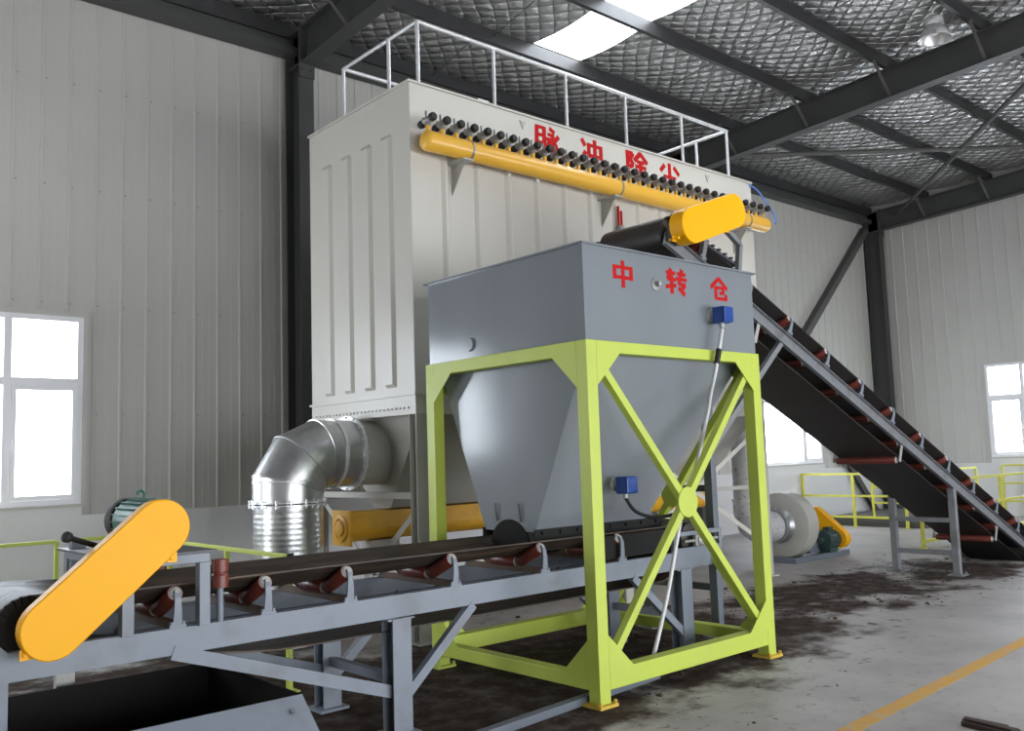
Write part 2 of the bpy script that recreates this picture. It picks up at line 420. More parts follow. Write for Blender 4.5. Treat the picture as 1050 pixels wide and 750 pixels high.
# roof: quilted foil in one sheet with openings for the skylight strip
rf = MB(); ry0 = 6.6; sky = (9.06, 10.04); sky2 = (3.2, 4.2)
skyY = (-6.0, 9.5)
def rquad(mb,x0,x1,y0,y1,dz=0):
    ny = max(1,int((y1-y0)/.12)); nx = 1
    rows = []
    for j in range(ny+1):
        y = y0+(y1-y0)*j/ny
        # foil sags a little between the purlins
        ph = ((11.0-y)/1.485) % 1
        z = roofz(y) + .04 - .06*math.sin(PI*ph) + dz
        rows.append([(x0,y,z),(x1,y,z)])
    for a,b in zip(rows,rows[1:]): mb.add(a+b,[(0,1,3,2)])
rquad(rf,X0,WX+.1,skyY[1],WY+.15)
for (a,b) in ((X0,sky[0]),(sky[1],WX+.1)): rquad(rf,a,b,skyY[0],skyY[1])
rquad(rf,X0,WX+.1,Y0,skyY[0])
rfo = rf.build('ceiling', M['foil'], smooth=True); struct(rfo)
sk = MB()
for (a,b,c,d) in ((sky[0],sky[1],skyY[0],skyY[1]),):
    sk.add([(a,c,roofz(c)+.06),(b,c,roofz(c)+.06),(b,d,roofz(d)+.06),(a,d,roofz(d)+.06)],[(0,1,2,3)])
struct(sk.build('window_4', M['skylight']))
# purlins along the hall
k = 0
y = 11.0
while y > Y0:
    m = MB(); zt = roofz(y)
    m.prof((X0,y,zt-.1),(WX,y,zt-.1),[(.035,-.1),(.035,.1),(-.035,.1),(-.035,.088),(.027,.088),(.027,-.092),(-.025,-.092),(-.025,-.075),(-.035,-.075),(-.035,-.1)])
    o = struct(m.build('purlin', M['purlin'])); k += 1
    y -= 1.485
# eave strut over the rear wall, edge angle along the end wall
e = MB(); e.box(X0,WX,WY-.26,WY-.03,7.30,7.40).box(X0,WX,WY-.1,WY-.03,7.4,7.72); struct(e.build('eave_beam', M['steel']))
# rafters and columns
def rafter(x, w=.22, lab=None):
    m = MB(); ya, yb = WY-.15, Y0
    d = .5
    m.ibeam((x,ya,roofz(ya)-.2-d/2),(x,yb,roofz(yb)-.2-d/2),w,d,.014)
    struct(m.build('roof_rafter', [M['steel']], bevel=.002))
def column(x, w=.22):
    m = MB(); d = .38; yc = WY-.08-d/2
    m.ibeam((x,yc,.0),(x,yc,roofz(yc)-.2),w,d,.014,up=(0,1,0))
    # haunch plates and bolts where the rafter lands
    m.box(x-w/2,x+w/2,yc-d/2-.03,yc-d/2,6.9,7.62)
    for zz in (7.0,7.15,7.3,7.45):
        for sx in (-.07,.07): m.tube((x+sx,yc-d/2-.03,zz),(x+sx,yc-d/2-.055,zz),.016,n=6)
    m.box(x-.2,x+.2,yc-.28,yc+.24,0,.025)
    struct(m.build('steel_column', M['steel']))
for x in (5.87, 14.2, 22.0):
    rafter(x); column(x)
rafter(-2.4); column(-2.4)
# fly braces from purlin to rafter
for x in (5.87,14.2,22.0):
    for kk in range(0,9):
        y = 11.0-1.485*kk
        if y > 10.5: continue
        for sx in ((-1,1) if x < 20 else (-1,)):
            m = MB(); m.angle((x+sx*.55,y,roofz(y)-.19),(x+sx*.06,y,roofz(y)-.66),.05,.006)
            struct(m.build('fly_brace', M['flange']))
# roof-plane bracing pipes and the wall brace
for (p,q) in (((14.3,3.45),(21.9,10.15)),((14.3,10.3),(21.9,4.75))):
    m = MB(); m.tube((p[0],p[1],roofz(p[1])-.42),(q[0],q[1],roofz(q[1])-.42),.045,n=12)
    struct(m.build('roof_brace', M['flange'], smooth=True))
m = MB(); m.angle((21.8,WY-.2,7.2),(17.9,WY-.2,3.67),.16,.012,up=(0,1,0)); struct(m.build('wall_brace', M['flange']))
m = MB(); m.angle((21.5,WY-.2,.06),(18.0,WY-.2,3.56),.16,.012,up=(0,1,0)); struct(m.build('wall_brace', M['flange']))
for y in (10.3,8.8,7.3,5.8,4.3):     # sag rods between purlins
    for x in (8.0,11.6,17.2,19.6):
        m = MB(); m.tube((x,y-.75,roofz(y-.75)-.12),(x+.25,y+.7,roofz(y+.7)-.1),.008,n=6); struct(m.build('sag_rod', M['flange']))

# high bay lamp
LX, LY, LZ = 12.9, 5.24, 7.43
L = empty('high_bay_lamp',(LX,LY,LZ),'aluminium bell shaped high bay lamp hanging beside the long roof rafter','lamp')
def lz(pr): return [(r*.85,h*.85) for r,h in pr]
m = MB(); m.lathe((LX,LY,LZ),(0,0,1),lz([(.262,0),(.275,.005),(.26,.06),(.17,.2),(.12,.235),(.10,.235),(.15,.19),(.245,.06)]),n=32,closed=True); m.build('lamp_shade',M['lampalu'],L,True)
m = MB(); m.lathe((LX,LY,LZ+.19),(0,0,1),lz([(.06,0),(.16,.01),(.165,.03),(.165,.13),(.15,.15),(.02,.155)]),n=28); m.build('lamp_housing',M['lampalu'],L,True)
m = MB(); m.path([(LX,LY,LZ+.32),(LX,LY,LZ+.44),(LX,LY-.06,LZ+.48),(LX,LY-.16,LZ+.47)],.012); m.build('hook',M['galvpipe'],L,True)
m = MB(); m.tube((LX,LY,LZ+.08),(LX,LY,LZ+.18),.045,.05); m.build('bulb',M['white'],L,True)

# ------------------------------------------------------------------ lettering
GL = {
'脉':[(.06,.97,.02,.02),(.06,.94,.36,.94),(.36,.97,.36,.02),(.06,.65,.36,.65),(.06,.36,.36,.36),(.60,.98,.80,.86),(.52,.74,.72,.74),(.72,.78,.72,.03),(.46,.56,.62,.56),(.62,.58,.44,.12),(.98,.74,.78,.52),(.76,.54,1.0,.08)],
'冲':[(.06,.98,.2,.74),(.02,.06,.22,.48),(.38,.86,.38,.28),(.38,.8,.96,.8),(.96,.86,.96,.28),(.38,.36,.96,.36),(.67,1.05,.67,-.05)],
'除':[(.08,1,.08,-.02),(.08,.95,.32,.95),(.33,.95,.2,.7),(.2,.7,.33,.48),(.33,.48,.18,.38),(.68,1.02,.4,.68),(.68,1.02,1.0,.68),(.52,.66,.86,.66),(.44,.46,.94,.46),(.68,.66,.68,.0),(.52,.32,.4,.06),(.82,.32,.97,.06)],
'尘':[(.5,1,.5,.52),(.26,.88,.06,.56),(.72,.88,.96,.56),(.2,.32,.8,.32),(.5,.5,.5,.02),(.05,.03,.95,.03)],
'中':[(.08,.82,.08,.3),(.08,.77,.92,.77),(.92,.82,.92,.3),(.08,.36,.92,.36),(.5,1.03,.5,-.03)],
'转':[(.04,.84,.46,.84),(.26,1,.1,.56),(.1,.56,.48,.56),(.28,.74,.28,-.02),(.0,.22,.48,.32),(.58,.84,.97,.84),(.52,.62,1.02,.62),(.8,1.02,.64,.4),(.64,.4,.94,.4),(.94,.4,.74,.14),(.62,.22,.9,-.03)],
'仓':[(.5,1.02,.02,.56),(.5,1.02,.98,.56),(.3,.58,.74,.58),(.3,.6,.3,.04),(.74,.6,.74,.32),(.74,.34,.52,.32),(.3,.06,.9,.06),(.9,.02,.9,.26)],
}
def glyph(ch, x0, x1, z0, z1, y, parent, name='painted_character', sw=.13):
    m = MB(); w, h = x1-x0, z1-z0; t0 = sw*(w+h)/2/2
    for j, (a,b,c,d) in enumerate(GL[ch]):
        p = V((x0+a*w, y-.0006-.00005*j, z0+b*h)); q = V((x0+c*w, y-.0006-.00005*j, z0+d*h))
        dr = (q-p).normalized(); t = t0*(1.05+.5*abs(dr.z)); nn = V((-dr.z,0,dr.x))*t
        e = dr*t*.25
        m.prism([p-e-nn, q+e-nn, q+e+nn, p-e+nn], (0,-.0012,0))
    return m.build(name, M['redpaint'], parent, label='red painted Chinese character ' + ch)

# ------------------------------------------------------------------ frame of the surge bin
FX0, FX1, FY0, FY1, FH = 4.55, 6.655, 4.36, 6.255, 2.5
fr = empty('support_frame',((FX0+FX1)/2,(FY0+FY1)/2,0),'lime green square tube frame with crossed braces carrying the grey bin','frame')
P_ = .105
def post(x,y):
    m = MB(); m.box(x,x+P_,y,y+P_,.02,FH); p = m.build('post', M['green'], fr, bevel=.004)
    f = MB(); f.box(x-.035,x+P_+.035,y-.035,y+P_+.035,0,.02)
    for sx,sy in ((-.02,-.02),(P_+.02,-.02)): f.tube((x+sx,y+sy,.02),(x+sx,y+sy,.045),.012,n=6)
    f.build('foot_plate', M['foot'] if y < 5 else M['green'], p, label='yellow foot plate' if y < 5 else None)
xa, xb, ya, yb = FX0, FX1-P_, FY0, FY1-P_
for x in (xa,xb):
    for y in (ya,yb): post(x,y)
def hb(name, p0, p1):   # axis-aligned rail
    m = MB(); m.box(min(p0[0],p1[0]),max(p0[0],p1[0]),min(p0[1],p1[1]),max(p0[1],p1[1]),min(p0[2],p1[2]),max(p0[2],p1[2]))
    return m.build(name, M['green'], fr, bevel=.004)
for y in (ya,yb):
    hb('top_rail',(xa+P_,y,FH-.085),(xb,y+P_,FH)); hb('bottom_rail',(xa+P_,y,.105),(xb,y+P_,.235))
for x in (xa,xb):
    hb('top_rail',(x,ya+P_,FH-.1),(x+P_,yb,FH)); hb('bottom_rail',(x,ya+P_,.105),(x+P_,yb,.2))
def gus(x, y, z, sx, sz, axis):
    # triangular gusset plate in the outer face of the frame corner
    g = MB(); t = .008; L1 = .25; H1 = .24
    if axis == 'x':
        yo = y
        g.prism([(x,yo,z),(x+sx*L1,yo,z),(x,yo,z+sz*H1)],(0,t,0))
    else:
        g.prism([(x,y,z),(x,y+sx*L1,z),(x,y,z+sz*H1)],(t,0,0))
    g.build('gusset', M['green'], fr)
for yo in (ya-.002, yb+P_-.006):
    for (x,s) in ((xa+P_-.005,1),(xb+.005,-1)):
        gus(x,yo,FH-.08,s,-1,'x'); gus(x,yo,.23,s,1,'x')
for xo in (xa-.002, xb+P_-.006):
    for (y,s) in ((ya+P_-.005,1),(yb+.005,-1)):
        gus(xo,y,FH-.095,s,-1,'y'); gus(xo,y,.195,s,1,'y')
def cross(axis, c):
    if axis == 'x':
        q = lambda a,z: (a, c, z); a0, a1 = xa+P_+.06, xb-.06; up = (0,1,0)
    else:
        q = lambda a,z: (c, a, z); a0, a1 = ya+P_+.06, yb-.06; up = (1,0,0)
    zt, zb = FH-.17, .30; mid = ((a0+a1)/2,(zt+zb)/2)
    for (A,B) in (((a0,zt),(a1,zb)),((a1,zt),(a0,zb))):
        m = MB(); m.bar(q(*A),q(*mid),.06,.06,up=up); m.bar(q(*mid),q(*B),.06,.06,up=up)
        m.build('cross_brace', M['green'], fr, bevel=.003)
    d = MB(); off = -.038 if axis == 'x' else -.038
    p = V(q(*mid)); n = V(up); d.tube(p+n*off, p+n*(off+.012), .115, n=28); d.build('centre_plate', M['green'], fr)
cross('x', ya+.04); cross('x', yb+.065); cross('y', xb+.06)

# ------------------------------------------------------------------ surge bin
hp = empty('surge_bin',(5.66,5.35,1.08),'grey sheet steel surge bin with tapered bottom and three red characters','hopper')
BX0,BX1,BY0,BY1 = 4.612,6.70,4.42,6.275
BT = 3.2
m = MB(); t = .008
# open upper box: four walls
zb = 2.46
m.box(BX0,BX1,BY0,BY0+t,zb,BT).box(BX0,BX1,BY1-t,BY1,zb,BT).box(BX0,BX0+t,BY0+t,BY1-t,zb,BT).box(BX1-t,BX1,BY0+t,BY1-t,zb,BT)
BX1b = 6.60
body = m.build('bin_wall', M['hopper'], hp)
m = MB()
m.box(BX0-.03,BX1+.03,BY0-.03,BY0+.012,BT,BT+.012).box(BX0-.03,BX1+.03,BY1-.012,BY1+.03,BT,BT+.012)
m.box(BX0-.03,BX0+.012,BY0+.012,BY1-.012,BT,BT+.012).box(BX1-.012,BX1+.03,BY0+.012,BY1-.012,BT,BT+.012)
m.build('top_rim', M['hopper'], hp)
CX0,CX1,CY0,CY1,CZ = 4.72,5.98,5.13,5.72,1.125
def rect(x0,x1,y0,y1,z): return [(x0,y0,z),(x1,y0,z),(x1,y1,z),(x0,y1,z)]
m = MB(); m.loft([rect(BX0+.06,BX1-.11,BY0+.06,BY1-.06,2.47), rect(CX0,CX1,CY0,CY1,CZ)], caps=False)
# edge flat bars of the taper
cone = m.build('tapered_bottom', M['hopper'], hp)
s_ = cone.modifiers.new('thick','SOLIDIFY'); s_.thickness = .006
m = MB(); m.box(CX0-.02,CX1+.2,CY0-.014,CY0-.002,1.055,1.145)
for kx in range(8): m.tube((CX0+.06+kx*.19,CY0-.014,1.115),(CX0+.06+kx*.19,CY0-.03,1.115),.014,n=6)
m.box(CX0-.02,CX1+.2,CY1+.002,CY1+.014,1.055,1.145)
m.build('rubber_skirt', M['rubber'], hp, label='black rubber skirt along the outlet')
m = MB()   # dark plate standing in for the shaded arched opening in the left face
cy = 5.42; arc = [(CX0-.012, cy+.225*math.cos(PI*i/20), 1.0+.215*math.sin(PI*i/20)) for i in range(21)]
m.prism(arc,(.02,0,0)); m.build('arched_opening', M['bin'], hp, label='dark plate painted as the arched opening above the belt')
for yy in (5.28,5.56):
    m = MB(); m.tube((CX0-.012,yy,1.2),(CX0-.03,yy,1.34),.007,n=8); m.build('slide_pin', M['darkgrey'], hp)
glyph('中',4.929,5.146,2.93,3.115,BY0,hp); glyph('转',5.536,5.79,2.94,3.125,BY0,hp); glyph('仓',6.111,6.338,2.935,3.11,BY0,hp)
m = MB(); m.lathe((5.41,BY0,2.985),(0,-1,0),[(.055,0),(.05,.008),(.02,.012),(.02,.05),(.006,.055)],n=20); m.build('capped_port', M['valve'], hp, True)
m = MB()  # small lifting lug on left face
m.tube((BX0-.001,5.72,2.62),(BX0-.02,5.72,2.62),.055,n=20); m.build('lug_plate', M['hopper'], hp, True)

def sensor(x,y,z,label,tilt=0):
    r = empty('level_sensor',(x,y,z),label,'sensor')
    m = MB(); m.box(x-.055,x+.055,y-.16,y-.05,z-.075,z+.06); m.box(x-.062,x+.062,y-.178,y-.16,z-.07,z+.055); m.build('sensor_head',M['blue'],r,bevel=.012)
    m = MB(); m.lathe((x,y,z),(0,-1,0),[(.06,0),(.06,.012),(.035,.016),(.035,.06)],n=20); m.build('mounting_flange',M['cap'],r,True)
    m = MB(); m.tube((x,y-.1,z-.07),(x,y-.1,z-.11),.02,n=12); m.build('cable_gland',M['cap'],r,True)
    return r
sensor(6.095,BY0,2.79,'blue level sensor on the upper grey wall under the third red character')
sensor(5.375,4.89,1.46,'blue level sensor low on the tapered face above the belt')
c = MB()
def bez(ps,n=8):
    ps=[V(p) for p in ps]; out=[]
    for i in range(len(ps)-1):
        p0=ps[max(i-1,0)];p1=ps[i];p2=ps[i+1];p3=ps[min(i+2,len(ps)-1)]
        for k in range(n):
            t=k/n; out.append(.5*((2*p1)+(p2-p0)*t+(2*p0-5*p1+4*p2-p3)*t*t+(3*p1-p0-3*p2+p3)*t**3))
    return out+[ps[-1]]
cd = empty('conduit',(5.42,4.35,0),'white flexible conduit running from the upper blue sensor down to the floor','conduit')
c.path(bez([(6.095,4.32,2.67),(6.01,4.31,2.45),(5.98,4.33,2.30),(6.03,4.42,2.145),(6.08,4.51,1.95),(5.88,4.53,1.45),(5.755,4.53,1.25),(5.675,4.53,1.08),(5.525,4.545,.616),(5.345,4.56,.177),(5.315,4.57,.072)]),.016,n=10)
c.build('hose',M['conduit'],cd,True)
m = MB(); m.tube((6.03,4.312,2.50),(5.985,4.31,2.385),.024,n=14); m.build('coupling',M['black'],cd,True,label='black coupling')
m = MB(); m.path(bez([(5.375,4.79,1.35),(5.40,4.72,1.25),(5.5,4.62,1.2),(5.62,4.5,1.22),(5.66,4.44,1.25)]),.014); tag(m.build('cable',M['black'],None,True),'black cable from the lower blue sensor to the brace centre','cable')
m = MB(); m.bar((3.2,4.40,.028),(5.45,4.625,.028),.07,.055); tag(m.build('floor_cable_trunking',M['post'],None,bevel=.005),'blue grey cable trunking on the floor behind the near frame post','trunking')

# ------------------------------------------------------------------ belt conveyors
def roller_mesh(name, L, r):
    m = MB(); m.mat(0).lathe((0,0,0),(0,1,0),[(r*.92,-L/2),(r,-L/2+.008),(r,L/2-.008),(r*.92,L/2)],n=20)
    m.mat(1).lathe((0,0,0),(0,1,0),[(.028,-L/2-.012),(.034,-L/2-.004),(r*.9,-L/2+.001)],n=18).lathe((0,0,0),(0,1,0),[(r*.9,L/2-.001),(.034,L/2+.004),(.028,L/2+.012)],n=18)
    m.mat(1).tube((0,-L/2-.03,0),(0,L/2+.03,0),.011,n=10)
    return m.mesh(name,[M['red'],M['cap']],True)
RC = roller_mesh('centre_roller',.27,.045); RW = roller_mesh('wing_roller',.255,.045); RR = roller_mesh('return_roller',.76,.042)
DH = .105
def idler_frame():
    m = MB()
    m.mat(1)
    m.prof((0,-.44,-.0),(0,.44,-.0),[(-.05,.0),(0,.035),(.05,.0),(.044,-.004),(0,.026),(-.044,-.004)])
    m.mat(0)
    for s in (-1,1):
        # curved outer bracket
        pts = bez([(0,s*.435,.0),(0,s*.44,.09),(0,s*.438,.15),(0,s*.42,.185),(0,s*.40,.172)],4)
        for a,b in zip(pts,pts[1:]): m.bar(a,b,.05 - .022*((a.z)/.19),.012,up=(0,1,0))
        m.box(-.045,.045,s*.435-.012,s*.435+.012,0,.012)
        # inner post
        m.bar((0,s*.165,.02),(0,s*.165,.085),.03,.008,up=(0,1,0))
        m.prism([(-.035,s*.435-.006,.0),(.035,s*.435-.006,.0),(.012,s*.435-.006,.06),(-.012,s*.435-.006,.06)],(0,.012,0))
    for s in (-1,1):
        m.tube((.032,s*.437,.01),(.032,s*.437,.03),.012,n=6); m.tube((-.032,s*.437,.01),(-.032,s*.437,.03),.012,n=6)
    return m.mesh('idler',[M['grey'],M['brown']],False)
IFM = idler_frame()
def conveyor(root, L, idlers, drum_r, hd, ret, returns, beltmat, tail_w=None, edge=.222, beam_end=None, beam_start=-.12, beam_mat=None, hmat=None):
    """root local frame: u from head drum to tail, v across, w up from the top of the side beams"""
    H = .14; cside = 1 if beam_mat else -1
    for s in (-1,1):
        m = MB(); v = s*.425
        m.chan((beam_start,v,-H/2),(beam_end or L+.12,v,-H/2),.05,H,.008,side=cside*s)
        m.build('side_beam', beam_mat or M['grey'], root, bevel=.002, local=True)
    tw = hd if tail_w is None else tail_w
    m = MB(); m.lathe((0,0,hd),(0,1,0),[(.03,-.41),(.03,-.36),(drum_r-.03,-.355),(drum_r-.012,-.345),(drum_r-.012,.345),(drum_r-.03,.355),(.03,.36),(.03,.41)],n=36); m.build('head_drum', M['lag'], root, True, local=True)
    m = MB(); m.lathe((L,0,tw),(0,1,0),[(.03,-.41),(.03,-.36),(drum_r-.03,-.355),(drum_r-.012,-.345),(drum_r-.012,.345),(drum_r-.03,.355),(.03,.36),(.03,.41)],n=36); m.build('tail_drum', M['lag'], root, True, local=True)
    # belt loop
    hw = .375; sec = 9; th = .010
    low = edge-DH
    st = []  # (u, w_center, trough, normal_u, normal_w)
    flatw_h = hd+drum_r
    n = 14
    tr = min(.55, idlers[0])
    carry = [(0,flatw_h,0)]
    for k in range(1,9): carry.append((tr*k/8, None, (k/8)))
    u = tr
    uend = L-.5
    while u < uend: u += .25; carry.append((min(u,uend),None,1))
    for k in range(1,9): carry.append((uend+(L-uend)*k/8,None,1-k/8))
    loop = []
    for (u,w,t) in carry:
        sm = t*t*(3-2*t)
        base = flatw_h if u < L/2 else tw+drum_r
        wc = base*(1-sm)+low*sm
        loop.append(('c',u,wc,sm,0,1))
    for k in range(1,n):
        a = PI/2-PI*k/n; loop.append(('d',L+drum_r*math.cos(a),tw+drum_r*math.sin(a),0,math.cos(a),math.sin(a)))
    rp = [(L,tw-drum_r)]
    kk = 24
    for i in range(kk+1):
        f = i/kk; u = L*(1-f)
        endw = tw-drum_r if f < .5 else hd-drum_r
        e = min(1,f*L/.5,(1-f)*L/1.5); e = e*e*(3-2*e)
        sag = 0
        loop.append(('r',u,endw*(1-e)+ret*e,0,0,-1))
    for k in range(1,n):
        a = -PI/2-PI*k/n; loop.append(('d',drum_r*math.cos(a),hd+drum_r*math.sin(a),0,math.cos(a),math.sin(a)))
    vs = [-hw+2*hw*i/12 for i in range(13)]
    rings = []
    for (kind,u,w,sm,nu,nw) in loop:
        a = []; b = []
        for v in vs:
            dw = max(0,abs(v)-.15)/(hw-.15)*DH*sm
            a.append((u,v,w+dw)); b.append((u-nu*th,v,w+dw-nw*th))
        rings.append(a+b[::-1])
    nring = len(rings); k = len(rings[0]); m = MB()
    m.add([p for r in rings for p in r],[(j*k+i,j*k+(i+1)%k,((j+1)%nring)*k+(i+1)%k,((j+1)%nring)*k+i) for j in range(nring) for i in range(k)])
    m.build('belt', beltmat, root, True, local=True)
    al = math.atan2(DH,.225)
    nrm = (math.sin(al),-math.cos(al))
    cen = low-.006-.047
    for u in idlers:
        f = put('idler', IFM, root, (u,0,edge-.222)); low2 = .222-DH
        put('roller', RC, f, (0,0,low2-.053))
        for s in (-1,1):
            cv = .265+nrm[0]*.053; cw = low2+DH/2+nrm[1]*.053
            put('roller', RW, f, (0,s*cv,cw), (s*al,0,0))
    for u in returns:
        rr = put('return_roller', RR, root, (u,0,ret-.055))
        for s in (-1,1):
            m = MB(); m.bar((u,s*.425,-H),(u,s*.425,ret-.075),.05,.008,up=(0,1,0))
            o = m.build('roller_hanger', hmat or M['grey'], root, local=True)
def guard(parent, c0, c1, r, y0, y1, matn='yellow', label='yellow rounded drive guard', bolts=()):
    c0 = V((c0[0],0,c0[1])); c1 = V((c1[0],0,c1[1])); d = (c1-c0).normalized(); nn = V((-d.z,0,d.x))
    def outline(r,y):
        pts = []
        for k in range(15):
            a = PI*k/14; pts.append(c1 + nn*r*math.cos(a) + d*r*math.sin(a))
        for k in range(15):
            a = PI*k/14; pts.append(c0 - nn*r*math.cos(a) - d*r*math.sin(a))
        return [(p.x,y,p.z) for p in pts]
    m = MB(); m.loft([outline(r-.006,y0),outline(r,y0+.006),outline(r,y1)]); g = m.build('drive_guard', M[matn], parent, True, label=label)
    for (px,pz) in bolts:
        b = MB(); b.box(px-.025,px+.025,(y0+y1)/2-.004,(y0+y1)/2+.004,pz-.025,pz+.025).tube((px,y0+.02,pz),(px,y1-.02,pz),.014,n=8); b.build('bolt_tab', M[matn], g)
    return g

# --- horizontal conveyor under the bin
Z1 = .855; CY = 5.35
c1 = empty('belt_conveyor',(1.2,CY,Z1),'level grey belt conveyor passing under the bin with yellow guard at left','conveyor')
conveyor(c1, 5.25, [.71,1.23,1.77,2.58,3.4,4.24], .16, .09, -.235, [], M['belt'], beam_end=5.53)
def w1(name, mb, mt, par=c1, **k): return mb.build(name, M[mt] if isinstance(mt,str) else mt, par, **k)
for (x,y) in ((3.305,4.92),(3.305,5.78),(6.2,4.95),(6.2,5.78)):
    m = MB(); m.ibeam((x,y,.02),(x,y,Z1-.14),.14,.13,.010,up=(0,1,0)); m.box(x-.1,x+.1,y-.06,y+.06,Z1-.152,Z1-.14)
    lg = w1('support_leg', m, 'grey', bevel=.002)
    m = MB(); m.box(x-.11,x+.11,y-.1,y+.1,0,.02)
    
    w1('foot_plate', m, 'grey', lg)
for y in (4.92,5.78):
    m = MB(); m.bar((1.88,y,.73),(3.25,y,.27),0.075,.05,up=(0,1,0)); w1('diagonal_brace',m,'grey')
    m = MB(); m.bar((3.92,y,.715),(3.38,y,.24),0.060,.05,up=(0,1,0)); w1('diagonal_brace',m,'grey')
    m = MB(); m.bar((5.55,y,.715),(6.15,y,.2),0.060,.05,up=(0,1,0)); w1('diagonal_brace',m,'grey')
m = MB(); m.bar((3.305,4.98,.33),(3.305,5.72,.33),.05,.06); w1('cross_tie',m,'grey')
m = MB(); m.bar((6.2,5.0,.33),(6.2,5.72,.33),.05,.06); w1('cross_tie',m,'grey')
m = MB(); m.box(1.54,1.64,5.75,5.80,.3,.715); w1('stub_leg',m,'cap',label='pale stub leg')
for yv in (CY-.425,CY+.425):   # take-up frames at the tail
    s = -1 if yv < CY else 1
    m = MB(); xa_, xb_ = 6.08, 6.74
    m.box(xa_,xb_,yv-.02,yv+.02,Z1+.13,Z1+.165).box(xa_,xb_,yv-.02,yv+.02,Z1+.0,Z1+.03).box(xb_-.035,xb_,yv-.02,yv+.02,Z1+.03,Z1+.13).box(xa_,xa_+.035,yv-.02,yv+.02,Z1+.03,Z1+.13)
    tk = w1('take_up_frame',m,'grey')
    m = MB(); m.tube((6.25,yv,Z1+.08),(6.78,yv,Z1+.08),.012,n=10); m.lathe((6.45,yv-.04,Z1+.08),(0,1,0),[(.03,0),(.045,.01),(.045,.07),(.03,.08)],n=20).box(6.38,6.52,yv-.015,yv+.015,Z1+.035,Z1+.125).tube((6.74,yv,Z1+.08),(6.765,yv,Z1+.08),.026,n=6)
    w1('take_up_bearing',m,'cap',tk)
for yv in (CY-.40,CY+.385):
    m = MB(); m.box(5.15,6.07,yv,yv+.015,Z1+.02,Z1+.2); w1('tail_skirt',m,'rubber')
for s_k in (-1,1):
    m = MB()
    for k in range(26):
        a = 2*PI*k/26; d = V((math.cos(a),0,math.sin(a))); p = V((1.2,CY+s_k*.385,Z1+.09))
        m.bar(p+d*.10, p+d*.158, .028, .03, up=(0,1,0))
    m.lathe((1.2,CY+s_k*.385-.012,Z1+.09),(0,1,0),[(.03,0),(.115,0),(.115,.024),(.03,.024)],n=26)
    w1('drum_end_ring',m,'rubber')
# drive end: motor platform, motor, guard, guide rollers
m = MB(); zt = 1.24
for y in (4.87,5.83):
    m.box(1.60,1.66,y-.03,y+.03,Z1,zt-.05).box(2.0,2.06,y-.03,y+.03,Z1,zt-.05)
m.box(1.60,2.06,4.84,4.90,zt-.05,zt-.001).box(1.60,2.06,5.80,5.86,zt-.05,zt-.001).box(1.60,1.66,4.90,5.80,zt-.05,zt).box(2.0,2.06,4.90,5.80,zt-.05,zt)
pl = w1('motor_platform',m,'grey',bevel=.003)
m = MB(); m.box(1.56,2.1,4.84,5.86,zt,zt+.012); w1('platform_plate',m,'darkgrey',pl)
mx, my, mz = 1.775, 5.06, 1.42
m = MB(); m.lathe((mx,my-.22,mz),(0,1,0),[(.03,-.1),(.03,-.02),(.09,0),(.115,.02),(.115,.36),(.10,.38)],n=28)
for k in range(20):
    a = 2*PI*k/20; m.bar((mx+.112*math.cos(a),my-.19,mz+.112*math.sin(a)),(mx+.112*math.cos(a),my+.13,mz+.112*math.sin(a)),.006,.03,up=(math.cos(a),0,math.sin(a)))
m.box(mx-.13,mx-.09,my-.15,my+.1,1.252,mz-.05).box(mx+.09,mx+.13,my-.15,my+.1,1.252,mz-.05)
mo = w1('motor',m,'motor',smooth=True,label='green motor')
m = MB(); m.lathe((mx,my+.16,mz),(0,1,0),[(.118,0),(.122,.01),(.122,.09),(.09,.12)],n=28); w1('fan_cover',m,'black',mo,smooth=True)
m = MB(); m.path([(mx,my-.02,mz+.11),(mx,my-.02,mz+.15),(mx-.015,my-.02,mz+.165),(mx-.035,my-.02,mz+.155),(mx-.035,my-.02,mz+.14)],.007); w1('lifting_eye',m,'motor',mo)
guard(c1,(1.235,.968),(1.738,1.40),.143,4.67,4.745,bolts=((1.128,.868),(1.80,1.245)))
m = MB(); m.tube((1.346,4.86,1.375),(1.66,5.09,1.262),.014,n=14).lathe((1.352,4.865,1.373),(-.31,-.23,.11),[(.014,0),(.026,.004),(.028,.025),(.016,.035)],n=16); w1('dark_handle',m,'black',smooth=True)
m = MB(); m.box(1.61,1.69,5.75,5.80,Z1,1.29); w1('rear_stanchion',m,'grey')
for (x,y) in ((2.14,4.90),(2.14,5.80)):
    m = MB(); m.tube((x,y,Z1),(x,y,1.04),.018,n=12); w1('guide_roller_pin',m,'grey',smooth=True)
    m = MB(); m.lathe((x,y,1.035),(0,0,1),[(.02,0),(.045,.004),(.045,.07),(.036,.08),(.036,.085),(.045,.09),(.045,.155),(.02,.16)],n=20); w1('guide_roller',m,'red',smooth=True)
m = MB(); m.tube((1.86,5.82,1.0),(1.86,5.82,1.16),.045,n=20); w1('guide_roller',m,'red',smooth=True)
# discharge chute cheeks at the head
m = MB()
m.prism([(.6,4.84,.45),(1.09,4.84,.45),(1.09,4.84,.86),(1.02,4.84,.93),(.6,4.84,.93)],(0,.008,0)); m.box(.6,1.02,4.79,4.85,.93,.95)
w1('chute_plate',m,'grey')
m = MB(); m.prism([(.6,5.84,.45),(1.09,5.84,.45),(1.09,5.84,.86),(1.02,5.84,.93),(.6,5.84,.93)],(0,.008,0)); w1('chute_plate',m,'grey')

